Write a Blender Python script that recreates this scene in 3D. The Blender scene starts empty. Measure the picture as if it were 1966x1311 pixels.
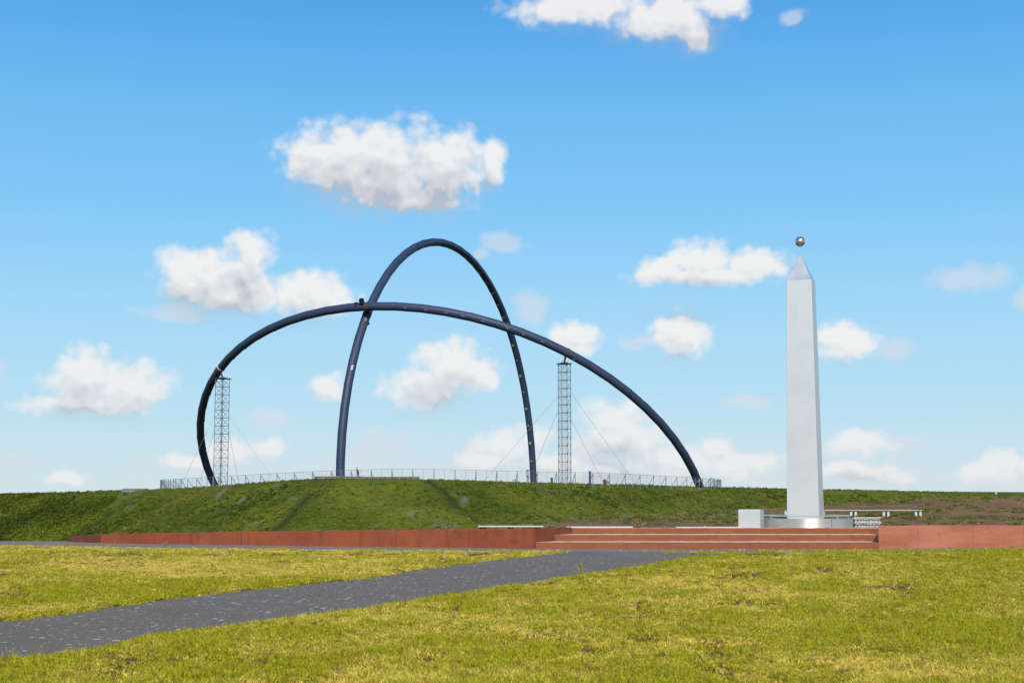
import bpy, bmesh, math, random
import numpy as np
from mathutils import Vector, Matrix
random.seed(7); rng = np.random.default_rng(11)
scene = bpy.context.scene
COL = scene.collection
R = math.radians

# ------------------------------------------------------------------ camera, sky, sun, exposure
F, HOR, CAMZ = 2800.0, 942.0, 1.65          # focal length and eye line in photo pixels, eye height in metres
TILT = math.atan((HOR - 655.5) / F)
cam_d = bpy.data.cameras.new('camera'); cam = bpy.data.objects.new('camera', cam_d); COL.objects.link(cam)
cam_d.sensor_width = 36; cam_d.lens = 36 * F / 1966
cam_d.clip_start = .1; cam_d.clip_end = 60000
cam.location = (0, 0, CAMZ); cam.rotation_euler = (math.pi/2 + TILT, 0, 0)
scene.camera = cam

SUN_EL, SUN_AZ = R(37), math.atan2(0.07, -1.0)   # azimuth of the direction towards the sun, from +y towards +x
scene.view_settings.view_transform = 'Standard'; scene.view_settings.look = 'None'
scene.view_settings.exposure = 0.42; scene.view_settings.gamma = 1.0
scene.view_settings.use_curve_mapping = False
scene.cycles.use_denoising = True
scene.cycles.max_bounces = 6; scene.cycles.diffuse_bounces = 3; scene.cycles.transparent_max_bounces = 8
SKY_STRENGTH, SUN_STRENGTH = 0.10, 4.6

# ------------------------------------------------------------------ node helper
class NT:
    def __init__(s, tree): s.t = tree; s.n = tree.nodes; s.l = tree.links
    def new(s, typ, **kw):
        nd = s.n.new(typ)
        for k, v in kw.items(): setattr(nd, k, v)
        return nd
    def put(s, sock, v):
        if v is None: return
        if isinstance(v, bpy.types.NodeSocket): s.l.new(v, sock)
        else: sock.default_value = v
    def math(s, op, a, b=None, c=None, clamp=False):
        nd = s.new('ShaderNodeMath', operation=op, use_clamp=clamp)
        s.put(nd.inputs[0], a); s.put(nd.inputs[1], b); s.put(nd.inputs[2], c)
        return nd.outputs[0]
    def vmath(s, op, a, b=None, c=None):
        nd = s.new('ShaderNodeVectorMath', operation=op)
        s.put(nd.inputs[0], a); s.put(nd.inputs[1], b); s.put(nd.inputs[2], c)
        return nd.outputs['Value'] if op in ('LENGTH', 'DOT_PRODUCT') else nd.outputs[0]
    def mix(s, fac, a, b, blend='MIX'):
        nd = s.new('ShaderNodeMix', data_type='RGBA', blend_type=blend)
        s.put(nd.inputs[0], fac)
        s.put(nd.inputs[6], a if isinstance(a, bpy.types.NodeSocket) else (*a, 1)); s.put(nd.inputs[7], b if isinstance(b, bpy.types.NodeSocket) else (*b, 1))
        return nd.outputs[2]
    def noise(s, vec, scale, detail=4, rough=.55, dist=0, out=0, lac=2.0, dim='3D'):
        nd = s.new('ShaderNodeTexNoise', noise_dimensions=dim); s.put(nd.inputs['Vector'], vec)
        nd.inputs['Scale'].default_value = scale; nd.inputs['Detail'].default_value = detail
        nd.inputs['Roughness'].default_value = rough; nd.inputs['Distortion'].default_value = dist; nd.inputs['Lacunarity'].default_value = lac
        return nd.outputs[out]
    def ramp(s, fac, lo, hi, a=0., b=1.):
        nd = s.new('ShaderNodeMapRange', interpolation_type='SMOOTHSTEP'); s.put(nd.inputs[0], fac)
        s.put(nd.inputs[1], lo); s.put(nd.inputs[2], hi); nd.inputs[3].default_value = a; nd.inputs[4].default_value = b
        return nd.outputs[0]

# ------------------------------------------------------------------ world: Nishita sky with cumulus clouds
world = bpy.data.worlds.new('World'); scene.world = world; world.use_nodes = True
W = NT(world.node_tree); W.n.clear()
sky = W.new('ShaderNodeTexSky', sky_type='NISHITA', sun_disc=False)
sky.sun_elevation = SUN_EL; sky.sun_rotation = SUN_AZ
sky.altitude = 150; sky.air_density = 1.0; sky.dust_density = 0.6; sky.ozone_density = 1.6

# every cloud: (azimuth, height) of its lobes and their half sizes, in 1/2800 rad (so that 2800 units = 1 rad)
def cl(x, y, rx, ry): return (x - 983, HOR - y, rx, ry)
MAIN = [cl(*a) for a in [
 (630,300,100,72),(745,300,115,84),(850,318,95,80),(730,352,150,56),(790,380,110,30),(650,335,80,50),(940,300,30,58),
 (360,545,62,62),(430,540,70,60),(482,492,46,44),(450,570,120,46),(590,565,92,48),
 (180,738,66,58),(262,750,80,52),(185,785,116,22),
 (868,705,74,56),(815,748,84,42),(915,715,56,34),
 (1350,503,72,44),(1285,520,66,32),(1440,512,74,40),(1360,530,140,20),
 (1308,642,58,50),(1618,664,62,38),
 (1120,-8,150,42),(1290,22,110,52),(1330,50,52,40),(1400,-5,55,40),
 (1182,808,72,46),(1195,850,100,40),(640,750,42,34),(1638,858,60,32),
 (1372,862,32,26),(1290,884,80,34),(1405,893,56,28),(1455,888,40,20),
 (968,858,62,36),(930,885,52,20),(1015,842,44,32),(1060,885,70,24),
 (1885,892,44,28),(1868,908,60,22),(1952,902,44,26),
 (520,862,40,22),(450,872,62,26),(375,888,66,18),
 (1102,648,56,34),(155,920,38,14),(1180,905,110,24),(1640,908,90,20)]]
FAINT = [cl(*a) for a in [
 (1020,590,36,34),(510,805,46,26),(965,465,42,24),(928,485,24,15),(1850,552,78,28),(1940,590,30,28),(1700,680,44,20),
 (730,852,66,30),(18,722,34,18),(1430,778,54,16),(1530,28,26,16),(1720,860,42,20),(1780,915,44,12),(690,892,100,22),
 (300,892,46,14),(0,860,20,14),(830,900,90,18),(1580,915,120,20),(1240,660,40,16),(60,885,50,10),(1180,895,260,34),(1430,905,130,40),(960,890,120,34),(1650,905,120,30),(1900,915,110,30),(420,895,130,22),(330,610,60,20)]]
geo = W.new('ShaderNodeTexCoord').outputs['Generated']
sep = W.new('ShaderNodeSeparateXYZ'); W.l.new(geo, sep.inputs[0])
az = W.math('ARCTAN2', sep.outputs[0], sep.outputs[1])
az = W.math('MULTIPLY', W.math('WRAP', az, 0.45, -0.45), 2800.0)            # the cloud field repeats all the way round
el = W.math('MULTIPLY', W.math('TANGENT', W.math('ARCSINE', sep.outputs[2])), 2800.0)
comb = W.new('ShaderNodeCombineXYZ'); W.l.new(az, comb.inputs[0]); W.l.new(el, comb.inputs[1])
P0 = comb.outputs[0]

def cloud_group(name, lobes, k, octaves=8, amp=1.05):
    g = bpy.data.node_groups.new(name, 'ShaderNodeTree')
    g.interface.new_socket('P', in_out='INPUT', socket_type='NodeSocketVector')
    g.interface.new_socket('D', in_out='OUTPUT', socket_type='NodeSocketFloat')
    G = NT(g); gi = G.new('NodeGroupInput'); go = G.new('NodeGroupOutput'); p = gi.outputs[0]
    # two scales of billowing move the outline about
    w1 = G.vmath('MULTIPLY', G.vmath('SUBTRACT', G.noise(p, .011, 1, .5, out=1, dim='2D'), (.5, .5, .5)), (34, 24, 0))
    q = G.vmath('ADD', p, w1)
    cur = None
    for (x, y, rx, ry) in lobes:
        d = G.vmath('LENGTH', G.vmath('MULTIPLY_ADD', q, (1/rx, 1/ry, 0), (-x/rx, -y/ry, 0)))
        cur = d if cur is None else G.math('SMOOTH_MIN', cur, d, k)
    n = G.math('SUBTRACT', G.noise(p, .017, octaves, .50, dim='2D'), .5)
    vor = G.new('ShaderNodeTexVoronoi', voronoi_dimensions='2D'); G.put(vor.inputs['Vector'], G.vmath('ADD', p, G.vmath('MULTIPLY', w1, (.5, .5, 0))))
    vor.inputs['Scale'].default_value = .03; vor.inputs['Detail'].default_value = 1.0
    out = G.math('SUBTRACT', 1.34, cur)
    n = G.math('MULTIPLY_ADD', n, amp, G.math('MULTIPLY', G.math('SUBTRACT', .45, vor.outputs['Distance']), .34))
    out = G.math('MULTIPLY_ADD', n, G.ramp(out, -.30, .20), out)      # no crumbs outside the body of a cloud
    G.l.new(out, go.inputs[0])
    return g
gm = cloud_group('cumulus', MAIN, .14); gs = cloud_group('cumulus_shade', MAIN, .14, 4); gf = cloud_group('thin_cumulus', FAINT, .1, 6)
def dens(g, p):
    nd = W.new('ShaderNodeGroup'); nd.node_tree = g; W.put(nd.inputs[0], p); return nd.outputs[0]
d0 = dens(gm, P0)
d1 = dens(gs, W.vmath('ADD', P0, (4, 14, 0)))      # towards the sun, through the cloud
d2 = dens(gs, W.vmath('ADD', P0, (9, 74, 0)))
fd = dens(gf, P0)
under = W.math('MULTIPLY', W.math('SUBTRACT', d2, d0), 1.1, clamp=True)      # cloud overhead: the ragged base
def maprange(v, lo, hi):
    nd = W.new('ShaderNodeMapRange', interpolation_type='SMOOTHSTEP'); W.put(nd.inputs[0], v); W.put(nd.inputs[1], lo); W.put(nd.inputs[2], hi); return nd.outputs[0]
alpha = maprange(d0, W.math('MULTIPLY_ADD', under, -.40, .03), W.math('MULTIPLY_ADD', under, 1.0, .80))
lit = W.math('MULTIPLY_ADD', W.math('SUBTRACT', d0, d1), .46, .98)
lit = W.math('MULTIPLY_ADD', W.math('MAXIMUM', d2, 0), -.74, lit, clamp=True)
lit = W.math('MULTIPLY_ADD', under, -.85, lit, clamp=True)
ccol = W.mix(lit, (.535, .57, .645), (1.0, .985, .97))
# the blue of the sky by height above the horizon, laid over the Nishita sky
cr = W.new('ShaderNodeValToRGB'); W.l.new(W.math('DIVIDE', el, 4000.0, clamp=True), cr.inputs[0])
STOPS = [(0.0, (.63, .76, .81)), (.0105, (.58, .745, .83)), (.0355, (.47, .72, .875)), (.0855, (.345, .665, .92)), (.1355, (.215, .57, .93)), (.1855, (.15, .49, .89)), (.2355, (.085, .375, .81)), (.5, (.05, .24, .62)), (1.0, (.03, .15, .47))]
e_ = cr.color_ramp.elements
while len(e_) < len(STOPS): e_.new(.5)
for i, (p_, c_) in enumerate(STOPS): e_[i].position = p_; e_[i].color = (*c_, 1)
EXPG = 2**-scene.view_settings.exposure/SKY_STRENGTH
grad = W.vmath('SCALE', cr.outputs[0]); grad.node.inputs['Scale'].default_value = EXPG
skyc = W.mix(.93, sky.outputs[0], grad)
CL = .905*EXPG
cl_em = W.vmath('SCALE', ccol); cl_em.node.inputs['Scale'].default_value = CL
far_ = W.ramp(el, 10, 330, .36, .0)                 # low clouds are far off and fade into the air
cl_far = W.mix(far_, cl_em, W.mix(.5, skyc, tuple(EXPG*v for v in (.78, .78, .82))))
thin = W.math('MULTIPLY', W.ramp(fd, .0, .9), .55)
c1 = W.mix(thin, skyc, tuple(EXPG*v for v in (.70, .73, .80)))
c2 = W.mix(W.math('MULTIPLY', alpha, .94), c1, cl_far)
bg = W.new('ShaderNodeBackground'); W.l.new(c2, bg.inputs[0]); bg.inputs[1].default_value = SKY_STRENGTH
wo = W.new('ShaderNodeOutputWorld'); W.l.new(bg.outputs[0], wo.inputs[0])
world.cycles.sampling_method = 'MANUAL'; world.cycles.sample_map_resolution = 1024

sd = bpy.data.lights.new('sun', 'SUN'); sun = bpy.data.objects.new('sun', sd); COL.objects.link(sun)
sd.energy = SUN_STRENGTH; sd.angle = R(.53); sd.color = (1.0, .955, .88)
S = Vector((math.sin(SUN_AZ) * math.cos(SUN_EL), math.cos(SUN_AZ) * math.cos(SUN_EL), math.sin(SUN_EL)))
sun.rotation_euler = S.to_track_quat('Z', 'Y').to_euler(); sun.location = S * 100

# ------------------------------------------------------------------ geometry helpers
_c, _s = math.cos(TILT), math.sin(TILT)
def ray(px, py):
    a = (px - 983) / F; b = (655.5 - py) / F
    return a, _c - b * _s, _s + b * _c
def at(px, py, Y):                 # a point of the place seen at a photo pixel, Y metres ahead
    a, y, z = ray(px, py); k = Y / y
    return Vector((a * k, Y, CAMZ + z * k))
def gr(px, py, z=0.0):             # where a line of sight meets level z
    a, y, zz = ray(px, py); k = (z - CAMZ) / zz
    return Vector((a * k, y * k, z))
def zof(py, Y): return at(983, py, Y).z

class MB:
    def __init__(s): s.v = []; s.f = []; s.m = []
    def add(s, vs, fs, mi=0):
        o = len(s.v); s.v += [tuple(v) for v in vs]; s.f += [tuple(i + o for i in f) for f in fs]; s.m += [mi] * len(fs)
        return s
    def box(s, c, size, rz=0, mi=0, taper=1.0):
        x, y, z = size[0]/2, size[1]/2, size[2]/2; cs, sn = math.cos(rz), math.sin(rz); vs = []
        for k, t in ((-1, 1.0), (1, taper)):
            for dx, dy in ((-1, -1), (1, -1), (1, 1), (-1, 1)):
                X, Y = dx*x*t, dy*y*t
                vs.append((c[0] + X*cs - Y*sn, c[1] + X*sn + Y*cs, c[2] + k*z))
        return s.add(vs, [(3,2,1,0),(4,5,6,7),(0,1,5,4),(1,2,6,5),(2,3,7,6),(3,0,4,7)], mi)
    def tube(s, pts, r, n=8, caps=True, mi=0):
        pts = [Vector(p) for p in pts]; rings = []; rad = r if isinstance(r, (list, tuple)) else [r]*len(pts)
        up = None
        for i, p in enumerate(pts):
            t = (pts[min(i+1, len(pts)-1)] - pts[max(i-1, 0)]).normalized()
            if up is None:
                up = Vector((0, 0, 1)) if abs(t.z) < .9 else Vector((1, 0, 0))
            a = t.cross(up).normalized(); b = a.cross(t).normalized(); up = b
            rings.append([p + (a*math.cos(2*math.pi*j/n) + b*math.sin(2*math.pi*j/n))*rad[i] for j in range(n)])
        vs = [v for q in rings for v in q]; fs = []
        for i in range(len(pts)-1):
            for j in range(n):
                k = (j+1) % n
                fs.append((i*n+j, i*n+k, (i+1)*n+k, (i+1)*n+j))
        if caps: fs += [tuple(range(n-1, -1, -1)), tuple(range((len(pts)-1)*n, len(pts)*n))]
        return s.add(vs, fs, mi)
    def prism(s, poly, z0, z1, mi=0):
        n = len(poly); vs = [(p[0], p[1], z0) for p in poly] + [(p[0], p[1], z1) for p in poly]
        fs = [tuple(range(n-1, -1, -1)), tuple(range(n, 2*n))] + [(i, (i+1) % n, n+(i+1) % n, n+i) for i in range(n)]
        return s.add(vs, fs, mi)
    def lathe(s, prof, c, n=48, mi=0, a0=0, a1=2*math.pi):
        full = abs(a1-a0-2*math.pi) < 1e-6; m = n if full else n+1; vs = []
        for (r, z) in prof:
            for j in range(m):
                a = a0 + (a1-a0)*j/n; vs.append((c[0]+r*math.cos(a), c[1]+r*math.sin(a), c[2]+z))
        fs = []
        for i in range(len(prof)-1):
            for j in range(n):
                k = (j+1) % m; fs.append((i*m+j, i*m+k, (i+1)*m+k, (i+1)*m+j))
        return s.add(vs, fs, mi)
    def build(s, name, mat, parent=None, smooth=False, loc=None):
        me = bpy.data.meshes.new(name); me.from_pydata(s.v, [], s.f)
        mats = mat if isinstance(mat, (list, tuple)) else [mat]
        for m in mats: me.materials.append(m)
        if len(mats) > 1: me.polygons.foreach_set('material_index', s.m)
        me.update()
        bm = bmesh.new(); bm.from_mesh(me); bmesh.ops.recalc_face_normals(bm, faces=bm.faces); bm.to_mesh(me); bm.free()
        if smooth:
            me.polygons.foreach_set('use_smooth', [True]*len(me.polygons))
            if smooth != 'all': me.set_sharp_from_angle(angle=R(40))
        o = bpy.data.objects.new(name, me); COL.objects.link(o)
        if parent is not None: child(o, parent)
        elif loc is not None: recentre(o, loc)
        return o
def recentre(o, loc):
    loc = Vector(loc); o.data.transform(Matrix.Translation(-loc)); o.location = loc
def child(o, parent):
    o.parent = parent; o.matrix_parent_inverse = root_mat(parent).inverted()
def root_mat(p):
    m = Matrix.Translation(p.location) @ p.rotation_euler.to_matrix().to_4x4()
    return (root_mat(p.parent) @ p.matrix_parent_inverse @ m) if p.parent else m
def tag(o, label=None, cat=None, group=None, kind=None):
    if label: o['label'] = label
    if cat: o['category'] = cat
    if group: o['group'] = group
    if kind: o['kind'] = kind
    return o
def thing(name, loc, label, cat, group=None):
    o = bpy.data.objects.new(name, None); COL.objects.link(o); o.location = loc; o.empty_display_size = .3
    return tag(o, label, cat, group)

# value noise for terrain and planting
def _hash(ix, iy, seed):
    h = (ix.astype(np.int64)*374761393 + iy.astype(np.int64)*668265263 + seed*1442695041) & 0x7fffffff
    h = ((h ^ (h >> 13))*1274126177) & 0x7fffffff
    return ((h ^ (h >> 16)) & 0xffff)/65535.0
def vnoise(x, y, seed=0):
    ix, iy = np.floor(x), np.floor(y); fx, fy = x-ix, y-iy
    fx = fx*fx*(3-2*fx); fy = fy*fy*(3-2*fy)
    a = _hash(ix, iy, seed); b = _hash(ix+1, iy, seed); c = _hash(ix, iy+1, seed); d = _hash(ix+1, iy+1, seed)
    return (a*(1-fx)+b*fx)*(1-fy)+(c*(1-fx)+d*fx)*fy
def fbm(x, y, seed=0, oct=4, gain=.5):
    s = 0; a = 1; t = 0
    for i in range(oct):
        s = s + a*vnoise(x*2**i + 17.3*i, y*2**i - 9.1*i, seed+i); t += a; a *= gain
    return s/t
def inside(x, y, poly):
    r = np.zeros(np.shape(x), bool); n = len(poly)
    for i in range(n):
        x1, y1 = poly[i][0], poly[i][1]; x2, y2 = poly[(i+1) % n][0], poly[(i+1) % n][1]
        if y1 == y2: continue
        r ^= ((y1 > y) != (y2 > y)) & (x < (x2-x1)*(y-y1)/(y2-y1)+x1)
    return r
def smooth(t): t = np.clip(t, 0, 1); return t*t*(3-2*t)

# ------------------------------------------------------------------ materials
def mat(name, build):
    m = bpy.data.materials.new(name); m.use_nodes = True; T = NT(m.node_tree); T.n.clear()
    b = T.new('ShaderNodeBsdfPrincipled'); o = T.new('ShaderNodeOutputMaterial'); T.l.new(b.outputs[0], o.inputs[0])
    pos = T.new('ShaderNodeNewGeometry').outputs['Position']
    T.bsdf = b; T.out = o
    def setp(**kw):
        for k, v in kw.items():
            k = k.replace('_', ' ')
            if k == 'Base Color' and not isinstance(v, bpy.types.NodeSocket): v = (*v, 1)
            T.put(b.inputs[k], v)
    def bump(h, strength=.3, dist=.01):
        nd = T.new('ShaderNodeBump'); nd.inputs['Strength'].default_value = strength; nd.inputs['Distance'].default_value = dist
        T.put(nd.inputs['Height'], h); T.l.new(nd.outputs[0], b.inputs['Normal'])
    build(T, pos, setp, bump)
    return m
def scaled(T, pos, v): return T.vmath('MULTIPLY', pos, v)

def simple(name, col, rough=.6, metal=0., var=.15, scale=6.0, bumpy=0.0):
    def b(T, pos, setp, bump):
        n = T.noise(pos, scale, 5, .6)
        setp(Base_Color=T.mix(n, tuple(c*(1-var) for c in col), tuple(min(1, c*(1+var)) for c in col)), Roughness=rough, Metallic=metal)
        if bumpy: bump(T.noise(pos, scale*6, 4), bumpy)
    return mat(name, b)

def corten(name, base, dark, light, streak=.6):
    def b(T, pos, setp, bump):
        big = T.noise(pos, .9, 4, .6); fine = T.noise(pos, 22, 6, .7)
        st = T.noise(scaled(T, pos, (5.0, 5.0, .55)), 1.0, 4, .6)
        top = T.noise(scaled(T, pos, (1.6, 1.6, 3.0)), 1.0, 5, .65)
        c = T.mix(T.ramp(big, .35, .7), base, light)
        c = T.mix(T.math('MULTIPLY', T.ramp(st, .48, .72), streak), c, dark)
        c = T.mix(T.math('MULTIPLY', T.ramp(top, .55, .68), streak*.9), c, dark)
        c = T.mix(T.math('MULTIPLY', T.ramp(fine, .5, .8), .30), c, tuple(x*.6 for x in base))
        setp(Base_Color=c, Roughness=.82, Specular_IOR_Level=.25); bump(fine, .25, .004)
    return mat(name, b)
M = {}
M['corten'] = corten('weathered_steel', (0.1682, 0.0404, 0.0180), (0.0635, 0.0217, 0.0150), (0.2056, 0.0538, 0.0209), .38)
M['corten_dark'] = corten('weathered_steel_dark', (0.0860, 0.0299, 0.0194), (0.0411, 0.0180, 0.0150), (0.1121, 0.0374, 0.0217), .7)
M['corten_step'] = corten('weathered_steel_step', (0.1832, 0.0538, 0.0224), (0.1234, 0.0374, 0.0187), (0.2131, 0.0658, 0.0269), .35)
def red_wall(T, pos, setp, bump):
    big = T.noise(scaled(T, pos, (.5, .5, 2.6)), 1.3, 5, .6); f = T.noise(pos, 26, 6, .75); blot = T.noise(pos, 3.2, 4, .6)
    c = T.mix(T.ramp(big, .35, .68), (0.2564, 0.0857, 0.0506), (0.3215, 0.1263, 0.0804))
    c = T.mix(T.math('MULTIPLY', T.ramp(f, .42, .75), .5), c, (0.1875, 0.0551, 0.0344))
    c = T.mix(T.math('MULTIPLY', T.ramp(blot, .58, .75), .45), c, (0.1454, 0.0459, 0.0336))
    setp(Base_Color=c, Roughness=.9, Specular_IOR_Level=.2); bump(f, .5, .008)
M['red_wall'] = mat('faded_red_wall', red_wall)
def grit(T, pos, setp, bump):
    v = T.new('ShaderNodeTexVoronoi'); T.put(v.inputs['Vector'], pos); v.inputs['Scale'].default_value = 45
    n = T.noise(pos, 2.5, 4)
    c = T.mix(v.outputs['Color'], (.30, .245, .17), (.47, .41, .30)); c = T.mix(T.ramp(n, .55, .75), c, (0.1666, 0.1538, 0.0833))
    setp(Base_Color=c, Roughness=.95); bump(v.outputs['Distance'], .6, .01)
M['grit'] = mat('pale_grit', grit)
def asphalt(base, tint, flecks):
    def b(T, pos, setp, bump):
        n = T.noise(pos, .8, 5, .6); f = T.noise(pos, 160, 2, .7); med = T.noise(pos, 9, 4, .6)
        c = T.mix(n, tuple(x*.86 for x in base), tuple(x*1.16 for x in base))
        c = T.mix(T.math('MULTIPLY', T.ramp(f, .5, .75), .6), c, tint)
        c = T.mix(T.math('MULTIPLY', T.ramp(med, .55, .8), .3), c, tuple(x*.6 for x in base))
        v = T.new('ShaderNodeTexVoronoi'); v.inputs['Scale'].default_value = 7.6
        wob_ = T.vmath('SCALE', T.noise(pos, 14, 2, out=1)); wob_.node.inputs['Scale'].default_value = .05
        T.put(v.inputs['Vector'], T.vmath('ADD', pos, wob_))
        rnd = T.new('ShaderNodeSeparateColor'); T.l.new(v.outputs['Color'], rnd.inputs[0])
        size = T.math('MULTIPLY', T.math('SUBTRACT', rnd.outputs[0], 1-flecks), .36/flecks)
        edge = T.math('ADD', v.outputs['Distance'], T.math('MULTIPLY', T.math('SUBTRACT', T.noise(pos, 30, 3), .5), .28))
        spot = T.math('MULTIPLY', T.ramp(T.math('SUBTRACT', size, edge), -.02, .05), T.ramp(rnd.outputs[1], .0, 1., .35, .95))
        v2 = T.new('ShaderNodeTexVoronoi'); T.put(v2.inputs['Vector'], pos); v2.inputs['Scale'].default_value = 17
        r2 = T.new('ShaderNodeSeparateColor'); T.l.new(v2.outputs['Color'], r2.inputs[0])
        sp2 = T.math('MULTIPLY', T.math('LESS_THAN', v2.outputs['Distance'], .22), T.math('GREATER_THAN', r2.outputs[0], 1-flecks*.45))
        c = T.mix(spot, c, (.46, .43, .39)); c = T.mix(T.math('MULTIPLY', sp2, .8), c, (.58, .54, .48))
        setp(Base_Color=c, Roughness=.95, Specular_IOR_Level=.1); bump(f, .5, .006)
    return b
M['asphalt'] = mat('path_asphalt', asphalt((0.1148, 0.0995, 0.0827), (0.1760, 0.1531, 0.1301), .50))
M['pavement'] = mat('pavement_asphalt', asphalt((0.1569, 0.1286, 0.1148), (0.2373, 0.1990, 0.1799), .12))
M['tube'] = None
def tube_paint(T, pos, setp, bump):
    n = T.noise(pos, .35, 5, .6); f = T.noise(pos, 3.0, 5, .65); st = T.noise(scaled(T, pos, (2.0, 2.0, .25)), 1., 4, .6)
    c = T.mix(n, (.015, .026, .056), (.026, .041, .080)); c = T.mix(T.math('MULTIPLY', T.ramp(f, .56, .78), .45), c, (.060, .080, .125))
    c = T.mix(T.math('MULTIPLY', T.ramp(st, .62, .78), .4), c, (.018, .024, .045))
    setp(Base_Color=c, Roughness=.55, Specular_IOR_Level=.28); bump(f, .12, .03)
M['tube'] = mat('dark_blue_tube_paint', tube_paint)
M['seam'] = simple('weld_seam_paint', (.014, .022, .044), .6, 0, .3, 3)
M['rust'] = simple('bright_rust', (.085, .026, .015), .85, 0, .35, 5)
M['rust_dark'] = simple('dark_rust', (.060, .022, .015), .85, 0, .35, 5)
M['dark'] = simple('dark_steel', (.03, .03, .034), .6, .2)
M['black'] = simple('black_cap', (.012, .012, .014), .7)
M['collar'] = simple('pale_collar', (.45, .47, .5), .5, .3)
M['greypatch'] = simple('grey_repaint', (.085, .105, .135), .6, 0, .3, 3)
M['palepatch'] = simple('worn_pale_paint', (.34, .34, .32), .7, 0, .3, 4)
M['plate'] = simple('yellow_green_plate', (.22, .33, .09), .5)
M['galv'] = simple('galvanised_steel', (0.2670, 0.2937, 0.3293), .5, .5, .2, 3)
M['galv_dark'] = simple('dull_galvanised_steel', (0.1335, 0.1513, 0.1780), .55, .4, .2, 3)
M['wire'] = simple('steel_wire', (.20, .215, .235), .5, .4)
M['white'] = simple('pale_concrete', (0.3845, 0.3845, 0.3717), .75, 0, .12, 9, .2)
M['stone'] = simple('gabion_stone', (.15, .14, .135), .9, 0, .5, 7, .4)
M['white_stone'] = simple('pale_gabion_stone', (0.3275, 0.3204, 0.3062), .9, 0, .5, 7, .4)
M['scribble'] = simple('dark_spray_paint', (.05, .02, .02), .8)
M['sticker'] = simple('white_sticker', (.75, .75, .78), .5)
M['sticker_red'] = simple('purple_print', (.22, .08, .28), .5)
M['moss'] = simple('yellow_green_paint', (.16, .19, .03), .8, 0, .4, 8)
M['skin'] = simple('skin', (.35, .19, .12), .6); M['hair'] = simple('brown_hair', (.10, .05, .03), .8)
M['jacket'] = simple('dark_jacket', (.016, .016, .026), .8); M['trousers'] = simple('brown_trousers', (.045, .026, .020), .85)
M['shoe'] = simple('black_shoe', (.01, .01, .01), .6)
def steel(name, base, rough, dirt=.25, metal=.85):
    def b(T, pos, setp, bump):
        n = T.noise(scaled(T, pos, (1.1, 1.1, .9)), 1., 5, .6); f = T.noise(scaled(T, pos, (60, 60, 4)), 1., 3, .6); sm = T.noise(pos, 2.3, 5, .65)
        c = T.mix(T.math('MULTIPLY', T.ramp(sm, .5, .72), dirt), base, tuple(x*.72 for x in (base[0], base[1]*.985, base[2]*.95)))
        c = T.mix(T.math('MULTIPLY', T.ramp(n, .55, .75), dirt*.5), c, tuple(x*.6 for x in base))
        setp(Base_Color=c, Metallic=metal, Roughness=T.ramp(sm, .3, .7, rough-.03, rough+.04))
    return mat(name, b)
M['steel'] = steel('brushed_stainless', (.57, .57, .555), .40, .32, .60)
M['steel_tip'] = steel('polished_tip', (.56, .57, .565), .32, .35, .75)
def ring_steel(T, pos, setp, bump):
    f = T.noise(scaled(T, pos, (2, 2, 90)), 1., 3, .6); n = T.noise(pos, 2.2, 4, .6)
    tg = T.new('ShaderNodeTangent', direction_type='RADIAL', axis='Z')
    setp(Base_Color=T.mix(n, (.45, .425, .39), (.56, .53, .49)), Metallic=.7, Roughness=T.ramp(f, .3, .7, .42, .47), Anisotropic=.8, Anisotropic_Rotation=.25); T.l.new(tg.outputs[0], T.bsdf.inputs['Tangent'])
M['steel_ring'] = mat('rolled_stainless', ring_steel)
M['steel_rail'] = steel('polished_rail', (.72, .73, .75), .18, .1)
M['ball'] = mat('polished_ball', lambda T, pos, setp, bump: setp(Base_Color=T.mix(T.noise(pos, 9, 3), (.56, .52, .48), (.66, .62, .57)), Metallic=.95, Roughness=.27))

def inst_attr(T, name):
    a = T.new('ShaderNodeAttribute', attribute_type='INSTANCER', attribute_name=name); return a.outputs['Fac']
def leaf_mat(name, build_col, rough=.65, trans=.40):
    m = bpy.data.materials.new(name); m.use_nodes = True; T = NT(m.node_tree); T.n.clear()
    o = T.new('ShaderNodeOutputMaterial'); pos = T.new('ShaderNodeNewGeometry').outputs['Position']
    c = build_col(T, pos)
    b = T.new('ShaderNodeBsdfPrincipled'); T.put(b.inputs['Base Color'], c); b.inputs['Roughness'].default_value = rough; b.inputs['Specular IOR Level'].default_value = .25
    t = T.new('ShaderNodeBsdfTranslucent'); T.put(t.inputs[0], c)
    mx = T.new('ShaderNodeMixShader'); mx.inputs[0].default_value = trans
    T.l.new(b.outputs[0], mx.inputs[1]); T.l.new(t.outputs[0], mx.inputs[2]); T.l.new(mx.outputs[0], o.inputs[0])
    return m
def lawn_col(T, pos):
    dry = inst_attr(T, 'dry'); rnd = T.new('ShaderNodeObjectInfo').outputs['Random']
    n = T.noise(pos, 26, 2, .6)
    g = T.mix(T.ramp(n, .3, .7), (.195, .208, .006), (.50, .465, .011))
    s = T.mix(T.ramp(n, .3, .7), (.54, .39, .035), (.90, .70, .17))
    k = T.math('ADD', T.math('ADD', dry, T.math('MULTIPLY', T.math('SUBTRACT', rnd, .5), .85)), T.math('MULTIPLY', T.math('SUBTRACT', n, .5), .9))
    c = T.mix(T.ramp(k, .25, .9), g, s)
    return T.mix(T.math('MULTIPLY', T.ramp(T.noise(pos, 7, 4, .65), .50, .64), .70), c, (.19, .105, .030))
M['grass'] = leaf_mat('lawn_grass', lawn_col)
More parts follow.
